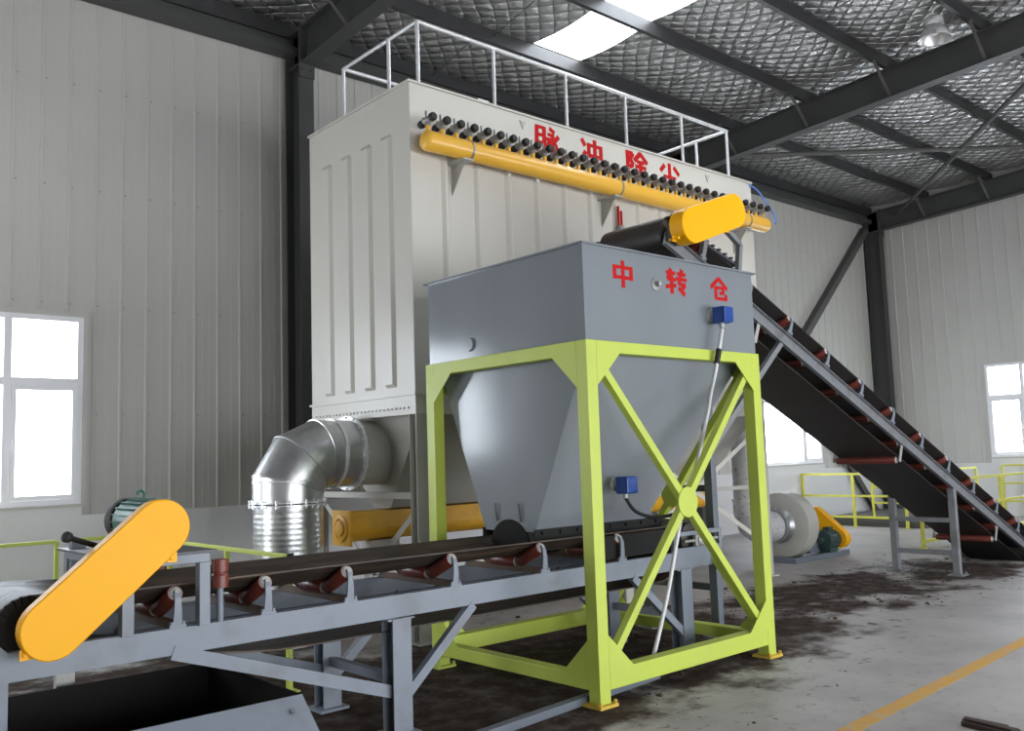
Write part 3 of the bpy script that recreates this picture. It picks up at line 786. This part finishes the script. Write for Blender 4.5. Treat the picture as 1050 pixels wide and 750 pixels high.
# --- bin under the head drum
bn = empty('receiving_bin',(1.6,5.2,0),'low dark steel bin with sloping grey apron below the conveyor head','bin')
bx0,bx1,by0,by1,bz = .2,2.385,4.44,5.62,.5
m = MB(); t=.01
m.box(bx0,bx1,by0,by0+t,.02,bz).box(bx0,bx1,by1-t,by1,.02,bz).box(bx0,bx0+t,by0,by1,.02,bz).box(bx1-t,bx1,by0,by1,.02,bz).box(bx0,bx1,by0,by1,0,.02)
m.build('bin_shell',M['bin'],bn)
m = MB(); m.prism([(bx0,by0-.0,bz),(bx1,by0-.0,bz),(bx1+.02,by0-.42,.10),(bx0,by0-.42,.10)],(0,-.004,-.008)); m.tube((bx1-.09,by0-.07,bz-.06),(bx1-.09,by0-.075,bz-.052),.014,n=8)
m.build('sloping_apron',M['grey'],bn,label='grey sloping apron plate')
m = MB()
for k in range(1,7): m.box(bx0+.32*k,bx0+.32*k+.012,by0+.01,by1-.01,.16,.2)
for k in range(1,5): m.box(bx0+.01,bx1-.01,by0+.22*k,by0+.22*k+.012,.165,.195)
m.build('grate',M['bin'],bn)

# --- inclined conveyor
TH = math.atan(.44); HX = 6.62; HZ = 3.665; CY2 = 5.575
c2 = empty('belt_conveyor',(HX,CY2,HZ),'long inclined belt conveyor rising from the floor at right to the bin top','conveyor',rot=(0,TH,0))
cs = math.cos(TH)
def U(x): return (x-HX)/cs
conveyor(c2, U(15.3), [U(7.0)+0]+[U(7.72+.707*k) for k in range(0,10)], .18, .04, -.275, [U(7.95),U(10.83),U(13.45)], M['beltclean'], edge=.24, beam_end=U(15.55), beam_mat=M['beam2'], hmat=M['cap'])
def topz(x): return HZ-.44*(x-HX)
for x in (12.09,6.98):
    lgs = []
    for y in (5.17,5.97):
        m = MB(); m.bar((x,y,.015),(x,y,topz(x)-.15),.075,.09,up=(0,1,0))
        lg = m.build('support_leg', M['beam2'] if x > 10 else M['post'], c2, bevel=.006)
        m = MB(); m.box(x-.1,x+.1,y-.1,y+.1,0,.015); m.tube((x-.07,y-.07,.005),(x-.07,y-.07,.04),.012,n=6).tube((x+.07,y-.07,.005),(x+.07,y-.07,.04),.012,n=6); m.build('foot_plate',M['beam2'],lg)
        if x < 10:
            m = MB(); m.bar((8.30,y,topz(8.30)-.14),(7.02,y,1.72),.06,.05,up=(0,1,0)); m.build('diagonal_brace',M['beam2'],c2)
    for zz in ((.70,.28) if x > 10 else (.45,1.35)):
        m = MB(); m.bar((x,5.21,zz),(x,5.93,zz),.06,.06); m.build('cross_tie',M['beam2'] if x>10 else M['darkgrey'],c2)
# portal over the head carrying the drive
for y in (5.15,6.0):
    m = MB(); m.bar((7.0,y,3.5),(7.09,y,3.80),.05,.05,up=(0,1,0)); m.bar((7.55,y,3.25),(7.64,y,3.735),.05,.05,up=(0,1,0)); m.bar((7.64,y,3.735),(7.40,y,3.87),.05,.05,up=(0,1,0)); m.bar((7.09,y,3.80),(7.42,y,3.87),.05,.05,up=(0,1,0))
    pt = m.build('drive_portal',M['beam2'],c2)
m = MB()
d_ = V((.52,0,-.16)).normalized()
for k in range(6):
    p = V((7.12,0,3.70))+d_*(.1*k); m.bar((p.x,5.15,p.z),(p.x,6.0,p.z),.035,.02)
for y in (5.2,5.57,5.95): m.bar((7.1,y,3.69),(7.62,y,3.53),.05,.03)
m.build('grating',M['darkgrey'],pt)
m = MB(); m.lathe((7.33,5.5,4.02),(0,1,0),[(.03,-.36),(.03,-.24),(.11,-.22),(.125,-.2),(.125,.16),(.11,.2)],n=24).box(7.2,7.46,5.34,5.62,3.84,3.93); m.build('motor',M['motordark'],c2,True)
g2 = guard(c2,(6.63,3.74),(7.30,3.985),.165,4.94,5.09,bolts=((6.43,3.60),(7.25,3.80)))
for (s,y) in ((-1,5.115),(1,6.035)):
    m = MB(); m.box(6.5,6.74,y-.03,y+.03,HZ-.05,HZ+.12).tube((6.62,y-.05,HZ+.04),(6.62,y+.05,HZ+.04),.06,n=18); m.build('drum_bearing',M['darkgrey'],c2)

# ------------------------------------------------------------------ dust collector
DX0,DX1,DY0,DY1,DB,DT = 5.0,10.81,7.045,9.02,2.33,5.40
dc = empty('dust_collector',((DX0+DX1)/2,(DY0+DY1)/2,0),'large cream pulse dust collector cabinet on legs behind the grey bin','dust collector')
m = MB(); m.box(DX0,DX1,DY0,DY1,DB,DT); m.build('housing',M['beige'],dc,bevel=.01)
m = MB(); m.box(DX0-.015,DX1+.015,DY0-.015,DY1+.015,DT,DT+.02); m.build('roof_sheet',M['beige'],dc)
def rib(p, L, wdir, nrm_, w=.16, d=.035, z0=DB+.08, z1=4.5):
    # pressed vertical stiffener with chamfered sides
    p = V(p); wv = V(wdir); nv = V(nrm_)
    def ring(z,sc): return [p-wv*(w/2)+V((0,0,z)), p-wv*(w/2-.035)+nv*d*sc+V((0,0,z)), p+wv*(w/2-.035)+nv*d*sc+V((0,0,z)), p+wv*(w/2)+V((0,0,z))]
    m = MB(); m.loft([ring(z0,.02),ring(z0+.03,1),ring(z1-.05,1),ring(z1,.02)]); return m.build('stiffener',M['beige'],dc)
x = 5.42
while x < 10.7: rib((x,DY0,0),0,(1,0,0),(0,-1,0),w=.10,d=.028,z1=4.72); x += .42
for y in (7.45,7.83,8.22,8.62): rib((DX0,y,0),0,(0,1,0),(-1,0,0),w=.2,d=.03,z1=4.97)
m = MB()
m.box(DX0-.02,DX1+.02,DY0-.02,DY1+.02,DB-.012,DB+.012)
m.box(DX0,DX1,DY0,DY0+.08,2.135,DB-.012).box(DX0,DX1,DY1-.08,DY1,2.135,DB-.012).box(DX0,DX0+.08,DY0+.08,DY1-.08,2.135,DB-.012).box(DX1-.08,DX1,DY0+.08,DY1-.08,2.135,DB-.012)
for k in range(26): m.tube((DX0+.0,DY0+.12+k*.07,2.2),(DX0-.012,DY0+.12+k*.07,2.2),.012,n=6)
m.build('ring_beam',M['beige'],dc)
LEG = [(5.06,7.10),(5.06,8.96),(7.9,7.10),(7.9,8.96),(10.74,7.10),(10.74,8.96)]
for (x,y) in LEG:
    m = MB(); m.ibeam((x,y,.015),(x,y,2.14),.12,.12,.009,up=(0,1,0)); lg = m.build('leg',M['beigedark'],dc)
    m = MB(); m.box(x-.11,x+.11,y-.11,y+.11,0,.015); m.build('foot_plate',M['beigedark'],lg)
m = MB(); m.angle((5.06,8.9,1.25),(5.06,7.95,.55),.06,.006,up=(1,0,0)); m.build('leg_brace',M['beigedark'],dc)
m = MB(); m.angle((5.06,7.16,1.25),(5.06,8.1,.55),.06,.006,up=(1,0,0)); m.build('leg_brace',M['beigedark'],dc)
m = MB(); m.bar((5.06,7.16,1.36),(5.06,8.9,1.36),.05,.06); m.build('leg_tie',M['beigedark'],dc)
for y in (7.10,8.96):
    m = MB(); m.angle((7.98,y,.5),(10.66,y,1.9),.06,.006,up=(0,1,0)); m.build('leg_brace',M['beige'],dc)
    m = MB(); m.angle((10.66,y,.5),(7.98,y,1.9),.06,.006,up=(0,1,0)); m.build('leg_brace',M['beige'],dc)
    m = MB(); m.bar((7.96,y,1.2),(10.68,y,1.2),.05,.05); m.build('leg_tie',M['beigedark'],dc)
for (a,b) in ((5.12,7.88),(7.92,10.70)):
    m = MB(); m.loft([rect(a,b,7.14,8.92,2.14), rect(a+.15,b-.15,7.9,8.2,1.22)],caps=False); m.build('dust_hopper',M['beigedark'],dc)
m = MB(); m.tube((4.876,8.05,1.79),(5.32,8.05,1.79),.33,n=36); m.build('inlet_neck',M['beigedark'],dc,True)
# compressed air header with pulse valves
ty, tz_, tr_ = DY0-.22, 4.745, .10
m = MB(); m.lathe((DX0+.02,ty,tz_),(1,0,0),[(.02,-.03),(.06,-.02),(.09,0),(tr_,.03),(tr_,5.72),(.09,5.75),(.06,5.77),(.02,5.78)],n=28)
air = m.build('air_header',M['amber'],dc,True,label='amber compressed air header pipe')
m = MB()
for x in (5.55,7.75,10.3): m.lathe((x,ty,tz_),(1,0,0),[(tr_,-.012),(tr_+.006,-.012),(tr_+.006,.012),(tr_,.012)],n=28)
m.build('pipe_strap',M['valve'],air)
for x in (5.50,7.70,10.3):
    m = MB(); m.prism([(x,DY0,tz_-.09),(x,DY0,tz_-.42),(x,ty-.02,tz_-.10)],(.008,0,0)); m.box(x-.06,x+.07,ty-.06,DY0,tz_-.115,tz_-.10); m.build('header_bracket',M['beigedark'],dc)
vm = MB()
zv = tr_+.11
vm.mat(0).tube((0,0,tr_-.02),(0,0,tr_+.055),.022,n=10)
vm.mat(1).lathe((0,-.06,zv),(0,1,0),[(.03,0),(.04,.01),(.034,.03),(.032,.09),(.04,.11),(.03,.12)],n=14)
vm.mat(1).tube((0,0,zv),(0,0,zv-.06),.03,n=10)
vm.mat(2).lathe((0,-.055,zv+.005),(0,-1,.05),[(.036,0),(.042,.008),(.042,.04),(.034,.052),(.012,.056)],n=16)
vm.mat(2).lathe((0,.065,zv-.015),(0,1,-.1),[(.026,0),(.038,.015),(.04,.045),(.03,.07),(.012,.078)],n=14)
vm.mat(1).tube((-.035,-.02,zv),(-.035,-.02,zv+.075),.010,n=8)
VM = vm.mesh('pulse_valve',[M['amber'],M['valve'],M['black']],True)
nv = 34
for k in range(nv): put('pulse_valve', VM, air, (5.06-(DX0+DX1)/2+k*(5.66/(nv-1)), ty-(DY0+DY1)/2, tz_))
glyph('脉',6.69,7.05,5.04,5.345,DY0,dc,sw=.12); glyph('冲',7.40,7.75,5.06,5.335,DY0,dc,sw=.13); glyph('除',8.18,8.57,5.045,5.35,DY0,dc,sw=.13); glyph('尘',8.81,9.21,5.08,5.335,DY0,dc,sw=.13)
# handrail round the roof
hr = M['galvpipe']; zt = 6.085; zl = DT+.02
px_ = [5.16,6.16,7.25,8.28,9.38,10.38]
ya_, yb_ = DY0+.06, 8.52
for x in px_:
    m = MB(); m.tube((x,ya_,zl),(x,ya_,zt),.02,n=12); m.build('rail_post',hr,dc,True)
    if x in (px_[0],px_[-1]):
        for y in (7.62,yb_):
            m = MB(); m.tube((x,y,zl),(x,y,zt),.02,n=12); m.build('rail_post',hr,dc,True)
m = MB(); m.tube((px_[0],ya_,zt),(px_[-1],ya_,zt),.022,n=12); m.build('handrail',hr,dc,True)
m = MB(); m.tube((px_[0],yb_,zt),(px_[-1],yb_,zt),.022,n=12); m.build('handrail',hr,dc,True)
for x in (px_[0],px_[-1]):
    m = MB(); m.tube((x,ya_,zt),(x,yb_,zt),.02,n=12); m.build('handrail',hr,dc,True)
m = MB(); m.path([(5.9,DY0+.03,DT+.02),(5.9,DY0+.03,DT+.05),(6.05,DY0+.03,DT+.05),(6.05,DY0+.03,DT+.02)],.008); m.build('lifting_lug',M['galvpipe'],dc)
for x in (6.45,9.75):
    m = MB(); m.prism([(x,DY0-.002,5.33),(x+.09,DY0-.002,5.33),(x+.045,DY0-.002,5.24)],(0,-.01,0)); m.build('lug_plate',M['beigedark'],dc)
m = MB(); m.tube((7.95,DY0-.06,4.22),(7.95,DY0-.06,4.36),.05,n=16); fr_ = m.build('filter_regulator',M['valve'],dc,True)
m = MB(); m.tube((7.93,DY0-.06,4.36),(7.93,DY0-.06,4.6),.014,n=8).tube((7.98,DY0-.06,4.36),(7.98,DY0-.06,4.55),.014,n=8); m.build('red_valve',M['redpaint'],fr_,True,label='red valve stems')
m = MB(); m.path(bez([(10.74,DY0-.02,5.37),(10.86,DY0-.08,5.28),(11.0,DY0-.14,5.08),(11.05,DY0-.2,4.92),(10.98,ty-.02,4.80)]),.012); tag(m.build('air_hose',M['bluehose'],None,True),'thin blue air hose at the right end of the amber header','hose')

# ------------------------------------------------------------------ ducts, screw conveyor, fan
def ribbed(mb, p0, p1, r, pitch=.06, amp=.006, n=32):
    p0=V(p0);p1=V(p1);L=(p1-p0).length; pr=[]; k=int(L/pitch)
    for i in range(k): 
        h=i*pitch; pr += [(r,h),(r,h+pitch*.6),(r+amp,h+pitch*.8)]
    pr.append((r,L)); mb.lathe(p0,p1-p0,pr,n=n)
def mitre(mb, pts, r, n=36):
    # tube through points, joints cut on the bisector plane
    pts=[V(p) for p in pts]; rings=[]
    for j,p in enumerate(pts):
        di=(pts[j]-pts[j-1]).normalized() if j else (pts[1]-pts[0]).normalized()
        do=(pts[j+1]-pts[j]).normalized() if j<len(pts)-1 else di
        t=(di+do).normalized(); c=max(.2,di.dot(t))
        side=V((0,1,0)); up=t.cross(side).normalized()
        rings.append([p+side*r*math.cos(2*PI*i/n)+up*(r/c)*math.sin(2*PI*i/n) for i in range(n)])
    mb.loft(rings)
def flange(mb,c,d,r,w=.035,t=.02): mb.lathe(V(c)-V(d)*t/2,d,[(r-.005,0),(r+w,0),(r+w,t),(r-.005,t)],n=36,closed=True)
ED = empty('intake_duct',(4.17,8.05,0),'silver galvanised duct elbow with ribbed riser left of the dust collector','duct')
R=.335; vx=4.195; dy=8.05; dz=1.79
m = MB(); mitre(m,[(vx,dy,1.34),(vx,dy,1.50),(vx+.13,dy,1.70),(vx+.34,dy,dz),(4.86,dy,dz)],R); jt = [(vx,dy,1.34),(vx,dy,1.50),(vx+.13,dy,1.70),(vx+.34,dy,dz),(4.86,dy,dz)]
for j in (1,2,3):
    p = V(jt[j]); t = ((p-V(jt[j-1])).normalized()+(V(jt[j+1])-p).normalized()).normalized(); c = (p-V(jt[j-1])).normalized().dot(t)
    sd = V((0,1,0)); uu = t.cross(sd).normalized(); rg = []
    for i in range(36):
        a = 2*PI*i/36; e_ = sd*math.cos(a)+uu/c*math.sin(a)
        rg.append([p+e_*(R-.004)-t*.010, p+e_*(R+.009)-t*.004, p+e_*(R+.009)+t*.004, p+e_*(R-.004)+t*.010])
    o_ = len(m.v); m.add([q for r_ in rg for q in r_],[(i*4+k,i*4+(k+1)%4,((i+1)%36)*4+(k+1)%4,((i+1)%36)*4+k) for i in range(36) for k in range(4)])
el = m.build('elbow',M['galv'],ED,True,ang=14)
m = MB()
for c in ((vx,dy,1.53),): m.lathe((c[0],c[1],c[2]),(0,0,1),[(R,-.0),(R+.008,.004),(R+.008,.012),(R,.016)],n=36)
flange(m,(4.66,dy,dz),(1,0,0),R,.014,.03); flange(m,(4.86,dy,dz),(1,0,0),R,.04,.025)
for k in range(16):
    a=2*PI*k/16; m.tube((4.83,dy+(R+.025)*math.cos(a),dz+(R+.025)*math.sin(a)),(4.89,dy+(R+.025)*math.cos(a),dz+(R+.025)*math.sin(a)),.012,n=6)
flange(m,(vx,dy,1.34),(0,0,1),R,.035,.012); flange(m,(vx,dy,1.315),(0,0,1),R,.035,.012)
for k in range(16):
    a=2*PI*k/16; m.tube((vx+(R+.022)*math.cos(a),dy+(R+.022)*math.sin(a),1.29),(vx+(R+.022)*math.cos(a),dy+(R+.022)*math.sin(a),1.365),.012,n=6)
m.build('flange_ring',M['galvpipe'],ED)
m = MB(); ribbed(m,(vx,dy,.02),(vx,dy,1.31),R-.008,pitch=.05,amp=.0016); m.build('ribbed_riser',M['galv'],ED,True)

sc = empty('screw_conveyor',(7.6,8.05,.9),'ochre yellow screw conveyor trough hung beneath the dust collector','screw conveyor')
m = MB(); u_ = [(-.15,.13),(-.15,-.02)]+[(.15*math.sin(-PI/2+PI*i/12),-.02-.13*math.cos(-PI/2+PI*i/12)) for i in range(1,12)]+[(.15,-.02),(.15,.13)]
m.prof((4.80,8.05,1.05),(10.6,8.05,1.05),u_); m.box(4.8,10.6,7.87,8.23,1.18,1.2); m.build('trough',M['screw'],sc)
m = MB(); m.box(4.77,4.80,7.88,8.22,.87,1.22); ep = m.build('end_plate',M['screw'],sc,bevel=.005)
m = MB(); m.lathe((4.77,8.05,1.04),(-1,0,0),[(.13,0),(.13,.015),(.10,.02),(.10,.005),(.075,.005),(.075,.03),(.03,.035)],n=28); m.build('bearing_housing',M['screw'],ep,True)
m = MB(); m.box(5.05,5.4,7.95,8.15,.62,.9); m.build('outlet_spout',M['paper'],sc,label='pale sleeve below the trough')

fn = empty('centrifugal_fan',(12.6,7.85,0),'grey centrifugal fan with yellow belt guard standing on the floor at right','fan')
fc = V((12.42,7.85,.53)); 
m = MB(); rr = .47
m.lathe(fc,(1,0,0),[(.2,-.15),(rr,-.15),(rr+.02,-.14),(rr+.02,.14),(rr,.15),(.2,.15)],n=48)
m.box(12.28,12.56,7.85,8.33,.25,.9) if False else None
m.build('scroll_housing',M['beigedark'],fn,True)
m = MB(); m.box(12.29,12.55,8.05,8.5,.62,.93); m.build('outlet_neck',M['beigedark'],fn)
m = MB(); m.lathe(fc+V((-.15,0,0)),(-1,0,0),[(.26,0),(.27,.02),(.22,.06),(.21,.16),(.25,.16),(.25,.18),(.2,.18)],n=32); m.build('inlet_ring',M['galv'],fn,True)
m = MB(); m.box(12.0,13.55,7.44,7.52,0,.08).box(12.0,13.55,8.1,8.18,0,.08).box(12.0,12.08,7.52,8.1,0,.08).box(13.47,13.55,7.52,8.1,0,.08); m.box(12.65,13.2,7.6,8.1,.08,.4); m.build('base_frame',M['post'],fn)
m = MB(); m.lathe((12.88,7.5,.27),(1,0,0),[(.04,-.12),(.04,0),(.13,.01),(.14,.03),(.14,.3),(.11,.34)],n=24); 
for k in range(16):
    a=2*PI*k/16; m.bar((12.92,7.5+.14*math.cos(a),.27+.14*math.sin(a)),(13.17,7.5+.14*math.cos(a),.27+.14*math.sin(a)),.006,.03,up=(0,math.cos(a),math.sin(a)))
m.box(12.94,13.16,7.42,7.58,.08,.15); m.box(12.98,13.1,7.45,7.55,.4,.46); m.build('motor',M['motordark'],fn,True,label='dark green motor')
def guard_x(parent,c0,c1,r,x0,x1):
    c0=V((0,*c0));c1=V((0,*c1));d=(c1-c0).normalized();nn=V((0,-d.z,d.y)); pts=[]
    for k in range(13): a=PI*k/12; pts.append(c1+nn*r*math.cos(a)+d*r*math.sin(a))
    for k in range(13): a=PI*k/12; pts.append(c0-nn*r*math.cos(a)-d*r*math.sin(a))
    m=MB(); m.prism([(x0,p.y,p.z) for p in pts],(x1-x0,0,0)); return m.build('belt_guard',M['yellow'],parent,label='yellow slanted belt guard')
guard_x(fn,(7.86,.6),(7.46,.27),.15,13.24,13.38)
m = MB(); m.tube((12.5,7.86,.6),(13.3,7.86,.6),.03,n=12); m.build('shaft',M['darkgrey'],fn,True)

od = empty('outlet_duct',(11.42,7.8,.5),'ribbed silver duct dropping to the fan inlet behind the right green post','duct')
m = MB(); ribbed(m,(11.42,7.8,.95),(11.42,7.8,2.7),.21,pitch=.09,amp=.003,n=28); m.build('ribbed_riser',M['galvlight'],od,True)
m = MB(); mitre(m,[(11.42,7.8,.97),(11.42,7.8,.82),(11.52,7.82,.62),(11.72,7.84,.53),(12.07,7.85,.53)],.225,n=28); m.build('elbow',M['galvlight'],od,True)
m = MB(); flange(m,(11.42,7.8,.96),(0,0,1),.21,.03,.02); flange(m,(11.42,7.8,1.75),(0,0,1),.21,.02,.02); m.build('flange_ring',M['galvpipe'],od)
m = MB(); mitre(m,[(11.42,7.8,2.68),(11.42,7.8,2.85),(11.34,7.82,2.98),(11.2,7.83,3.05),(10.83,7.85,3.05)],.205,n=28); m.build('upper_elbow',M['galvlight'],od,True)

# ------------------------------------------------------------------ railings
def railing(name, pts, zs, posts, label, mt, r=.02, sq=True, group=None, base=0):
    root = empty(name,(pts[0][0],pts[0][1],base),label,'railing',group)
    for (x,y) in posts:
        m = MB(); m.box(x-r,x+r,y-r,y+r,base,base+zs[0])
        p = m.build('rail_post',mt,root,bevel=.003)
        m = MB(); m.box(x-.06,x+.06,y-.06,y+.06,base,base+.01); m.build('foot_plate',mt,p)
    for k,z in enumerate(zs):
        for a,b in zip(pts,pts[1:]):
            m = MB(); m.bar((a[0],a[1],base+z),(b[0],b[1],base+z),2*r*.9,2*r*.9); m.build('top_rail' if k==0 else 'lower_rail',mt,root,bevel=.003)
    return root
r1 = railing('safety_railing',[(-2,10.0),(2.66,10.0)],(1.0,.52,.1),[(-1.5,10.0),(.6,10.0),(2.66,10.0)],'lime green railing below the left window',M['green'])
r2 = railing('safety_railing',[(2.85,10.0),(3.345,10.0),(3.345,6.42)],(1.0,.12),[(2.85,10.0),(3.345,10.0),(3.345,8.8),(3.345,7.52),(3.345,6.42)],'lime green railing passing behind the yellow guard to its capped end by the silver duct',M['green'])
m = MB(); m.box(3.32,3.37,6.385,6.40,.975,1.025); m.build('end_cap',M['black'],r2,label='black end cap')
railing('safety_railing',[(18.2,11.03),(18.2,7.6)],(1.1,.64,.2),[(18.2,11.0),(18.2,9.82),(18.2,8.7),(18.2,7.6)],'yellow railing running out from the rear wall beneath the middle window',M['railyel'],r=.025)
railing('safety_railing',[(14.85,6.86),(21.2,6.86)],(1.06,.6,.11),[(14.85,6.86),(16.4,6.86),(18.15,6.86),(19.8,6.86),(21.2,6.86)],'yellow railing beside the floor pit behind the inclined belt',M['railyel'],r=.025)
# raised deck in the corner with its own rail
dk = MB(); dk.box(18.35,21.3,8.4,10.6,0,.18); tag(dk.build('raised_deck',M['flange'],None,bevel=.01),'low dark raised deck in the far corner below the wall brace','platform')
railing('safety_railing',[(18.6,9.6),(18.6,8.5),(21.2,8.5)],(.95,.62,.3),[(18.6,9.6),(18.6,8.5),(20.2,8.5),(21.2,8.5)],'yellow railing standing on the dark deck in the far corner',M['railyel'],r=.022,base=.18)
railing('safety_railing',[(21.9,8.2),(21.9,1.0)],(1.15,.75,.35),[(21.9,8.2),(21.9,6.4),(21.9,4.6),(21.9,2.8),(21.9,1.0)],'yellow railing along the end wall under the right window',M['railyel'],r=.022)

# ------------------------------------------------------------------ spilled soil and scrap
so = MB()
def clod(x,y,r):
    n=6; vs=[]; fs=[]
    rings=[(1,0),(.85,.35),(.45,.65)]
    base=[(random.uniform(.7,1.2)) for _ in range(n)]
    for (q,h) in rings:
        for i in range(n):
            a=2*PI*i/n; vs.append((x+r*q*base[i]*math.cos(a),y+r*q*base[i]*math.sin(a),max(0,r*h*random.uniform(.7,1.1))))
    vs.append((x,y,r*.75))
    for j in range(2):
        for i in range(n): fs.append((j*n+i,j*n+(i+1)%n,(j+1)*n+(i+1)%n,(j+1)*n+i))
    for i in range(n): fs.append((2*n+i,2*n+(i+1)%n,3*n))
    so.add(vs,fs)
for k in range(1800):
    x=random.uniform(3,15.5); s=1.25 if x<7 else .85
    y=random.gauss(5.6,s*.62)
    if (x>PX0-.1 and PY0-.05<y<PY1+.05) : continue
    if x<2.5 and y<5.7: continue
    clod(x,y,random.choice((.005,.007,.010,.014)) if random.random()<.97 else .03)
so_ = so.build('spilled_soil',M['soil'],None,True); tag(so_,'dark crumbs of soil spilled over the concrete along the conveyors','soil'); so_['kind']='stuff'
m = MB(); m.prism([(5.72,2.50,.0),(5.82,2.53,.0),(5.80,2.20,.0),(5.66,2.1,.0)],(0,0,.03)); m.prism([(5.74,2.49,.03),(5.80,2.51,.03),(5.78,2.25,.03),(5.69,2.2,.03)],(0,0,.015))
tag(m.build('scrap_piece',M['scrap'],None,bevel=.008),'dark scrap piece on the floor in front of the yellow line','scrap')

# ------------------------------------------------------------------ camera, light
F = 931.95; yaw = .846537858; pit = .100101399; roll = -.0327673164
fw = V((math.cos(yaw)*math.cos(pit), math.sin(yaw)*math.cos(pit), math.sin(pit)))
r0 = fw.cross(V((0,0,1))).normalized(); u0 = r0.cross(fw)
rt = r0*math.cos(roll)+u0*math.sin(roll); up = -r0*math.sin(roll)+u0*math.cos(roll)
cam = bpy.data.cameras.new('camera'); co = bpy.data.objects.new('camera',cam); COL.objects.link(co)
cam.sensor_fit = 'HORIZONTAL'; cam.sensor_width = 36; cam.lens = F*36/1050; cam.clip_start = .05
mm = Matrix((rt,up,-fw)).transposed().to_4x4(); mm.translation = V((0,0,1.7)); co.matrix_world = mm
S.camera = co

w = bpy.data.worlds.new('world'); S.world = w; w.use_nodes = True
n = w.node_tree.nodes; l = w.node_tree.links
bg = n['Background']; bg.inputs['Color'].default_value = (.93,.96,1,1); bg.inputs['Strength'].default_value = 12

def portal(name, loc, rot, sx, sy):
    a = bpy.data.lights.new(name,'AREA'); a.shape = 'RECTANGLE'; a.size = sx; a.size_y = sy; a.cycles.is_portal = True
    o = bpy.data.objects.new(name,a); COL.objects.link(o); o.location = loc; o.rotation_euler = rot
portal('daylight_opening',(9.6,Y0-.12,1.6),(PI/2,0,0),10.8,3.2); portal('daylight_opening',(1.1,Y0-.12,1.6),(PI/2,0,0),4.2,3.2)  # sampling portals at the added openings of the unseen front wall
for (a,b) in op: portal('daylight_window',(X0-.12,(a+b)/2,1.7),(0,-PI/2,0),3.2,b-a)  # added opening of the unseen left wall
for (a,b) in wins_back: portal('daylight_window',((a+b)/2,WY+.25,2.4),(-PI/2,0,0),b-a,2.2)
for (a,b) in wins_right: portal('daylight_window',(WX+.25,(a+b)/2,2.4),(0,PI/2,0),2.2,b-a)
portal('daylight_roof',(9.55,1.75,8.4),(0,0,0),1.0,15.5)

S.view_settings.view_transform = 'Standard'; S.view_settings.look = 'None'; S.view_settings.gamma = 1
S.view_settings.use_curve_mapping = False; S.view_settings.exposure = 0.0
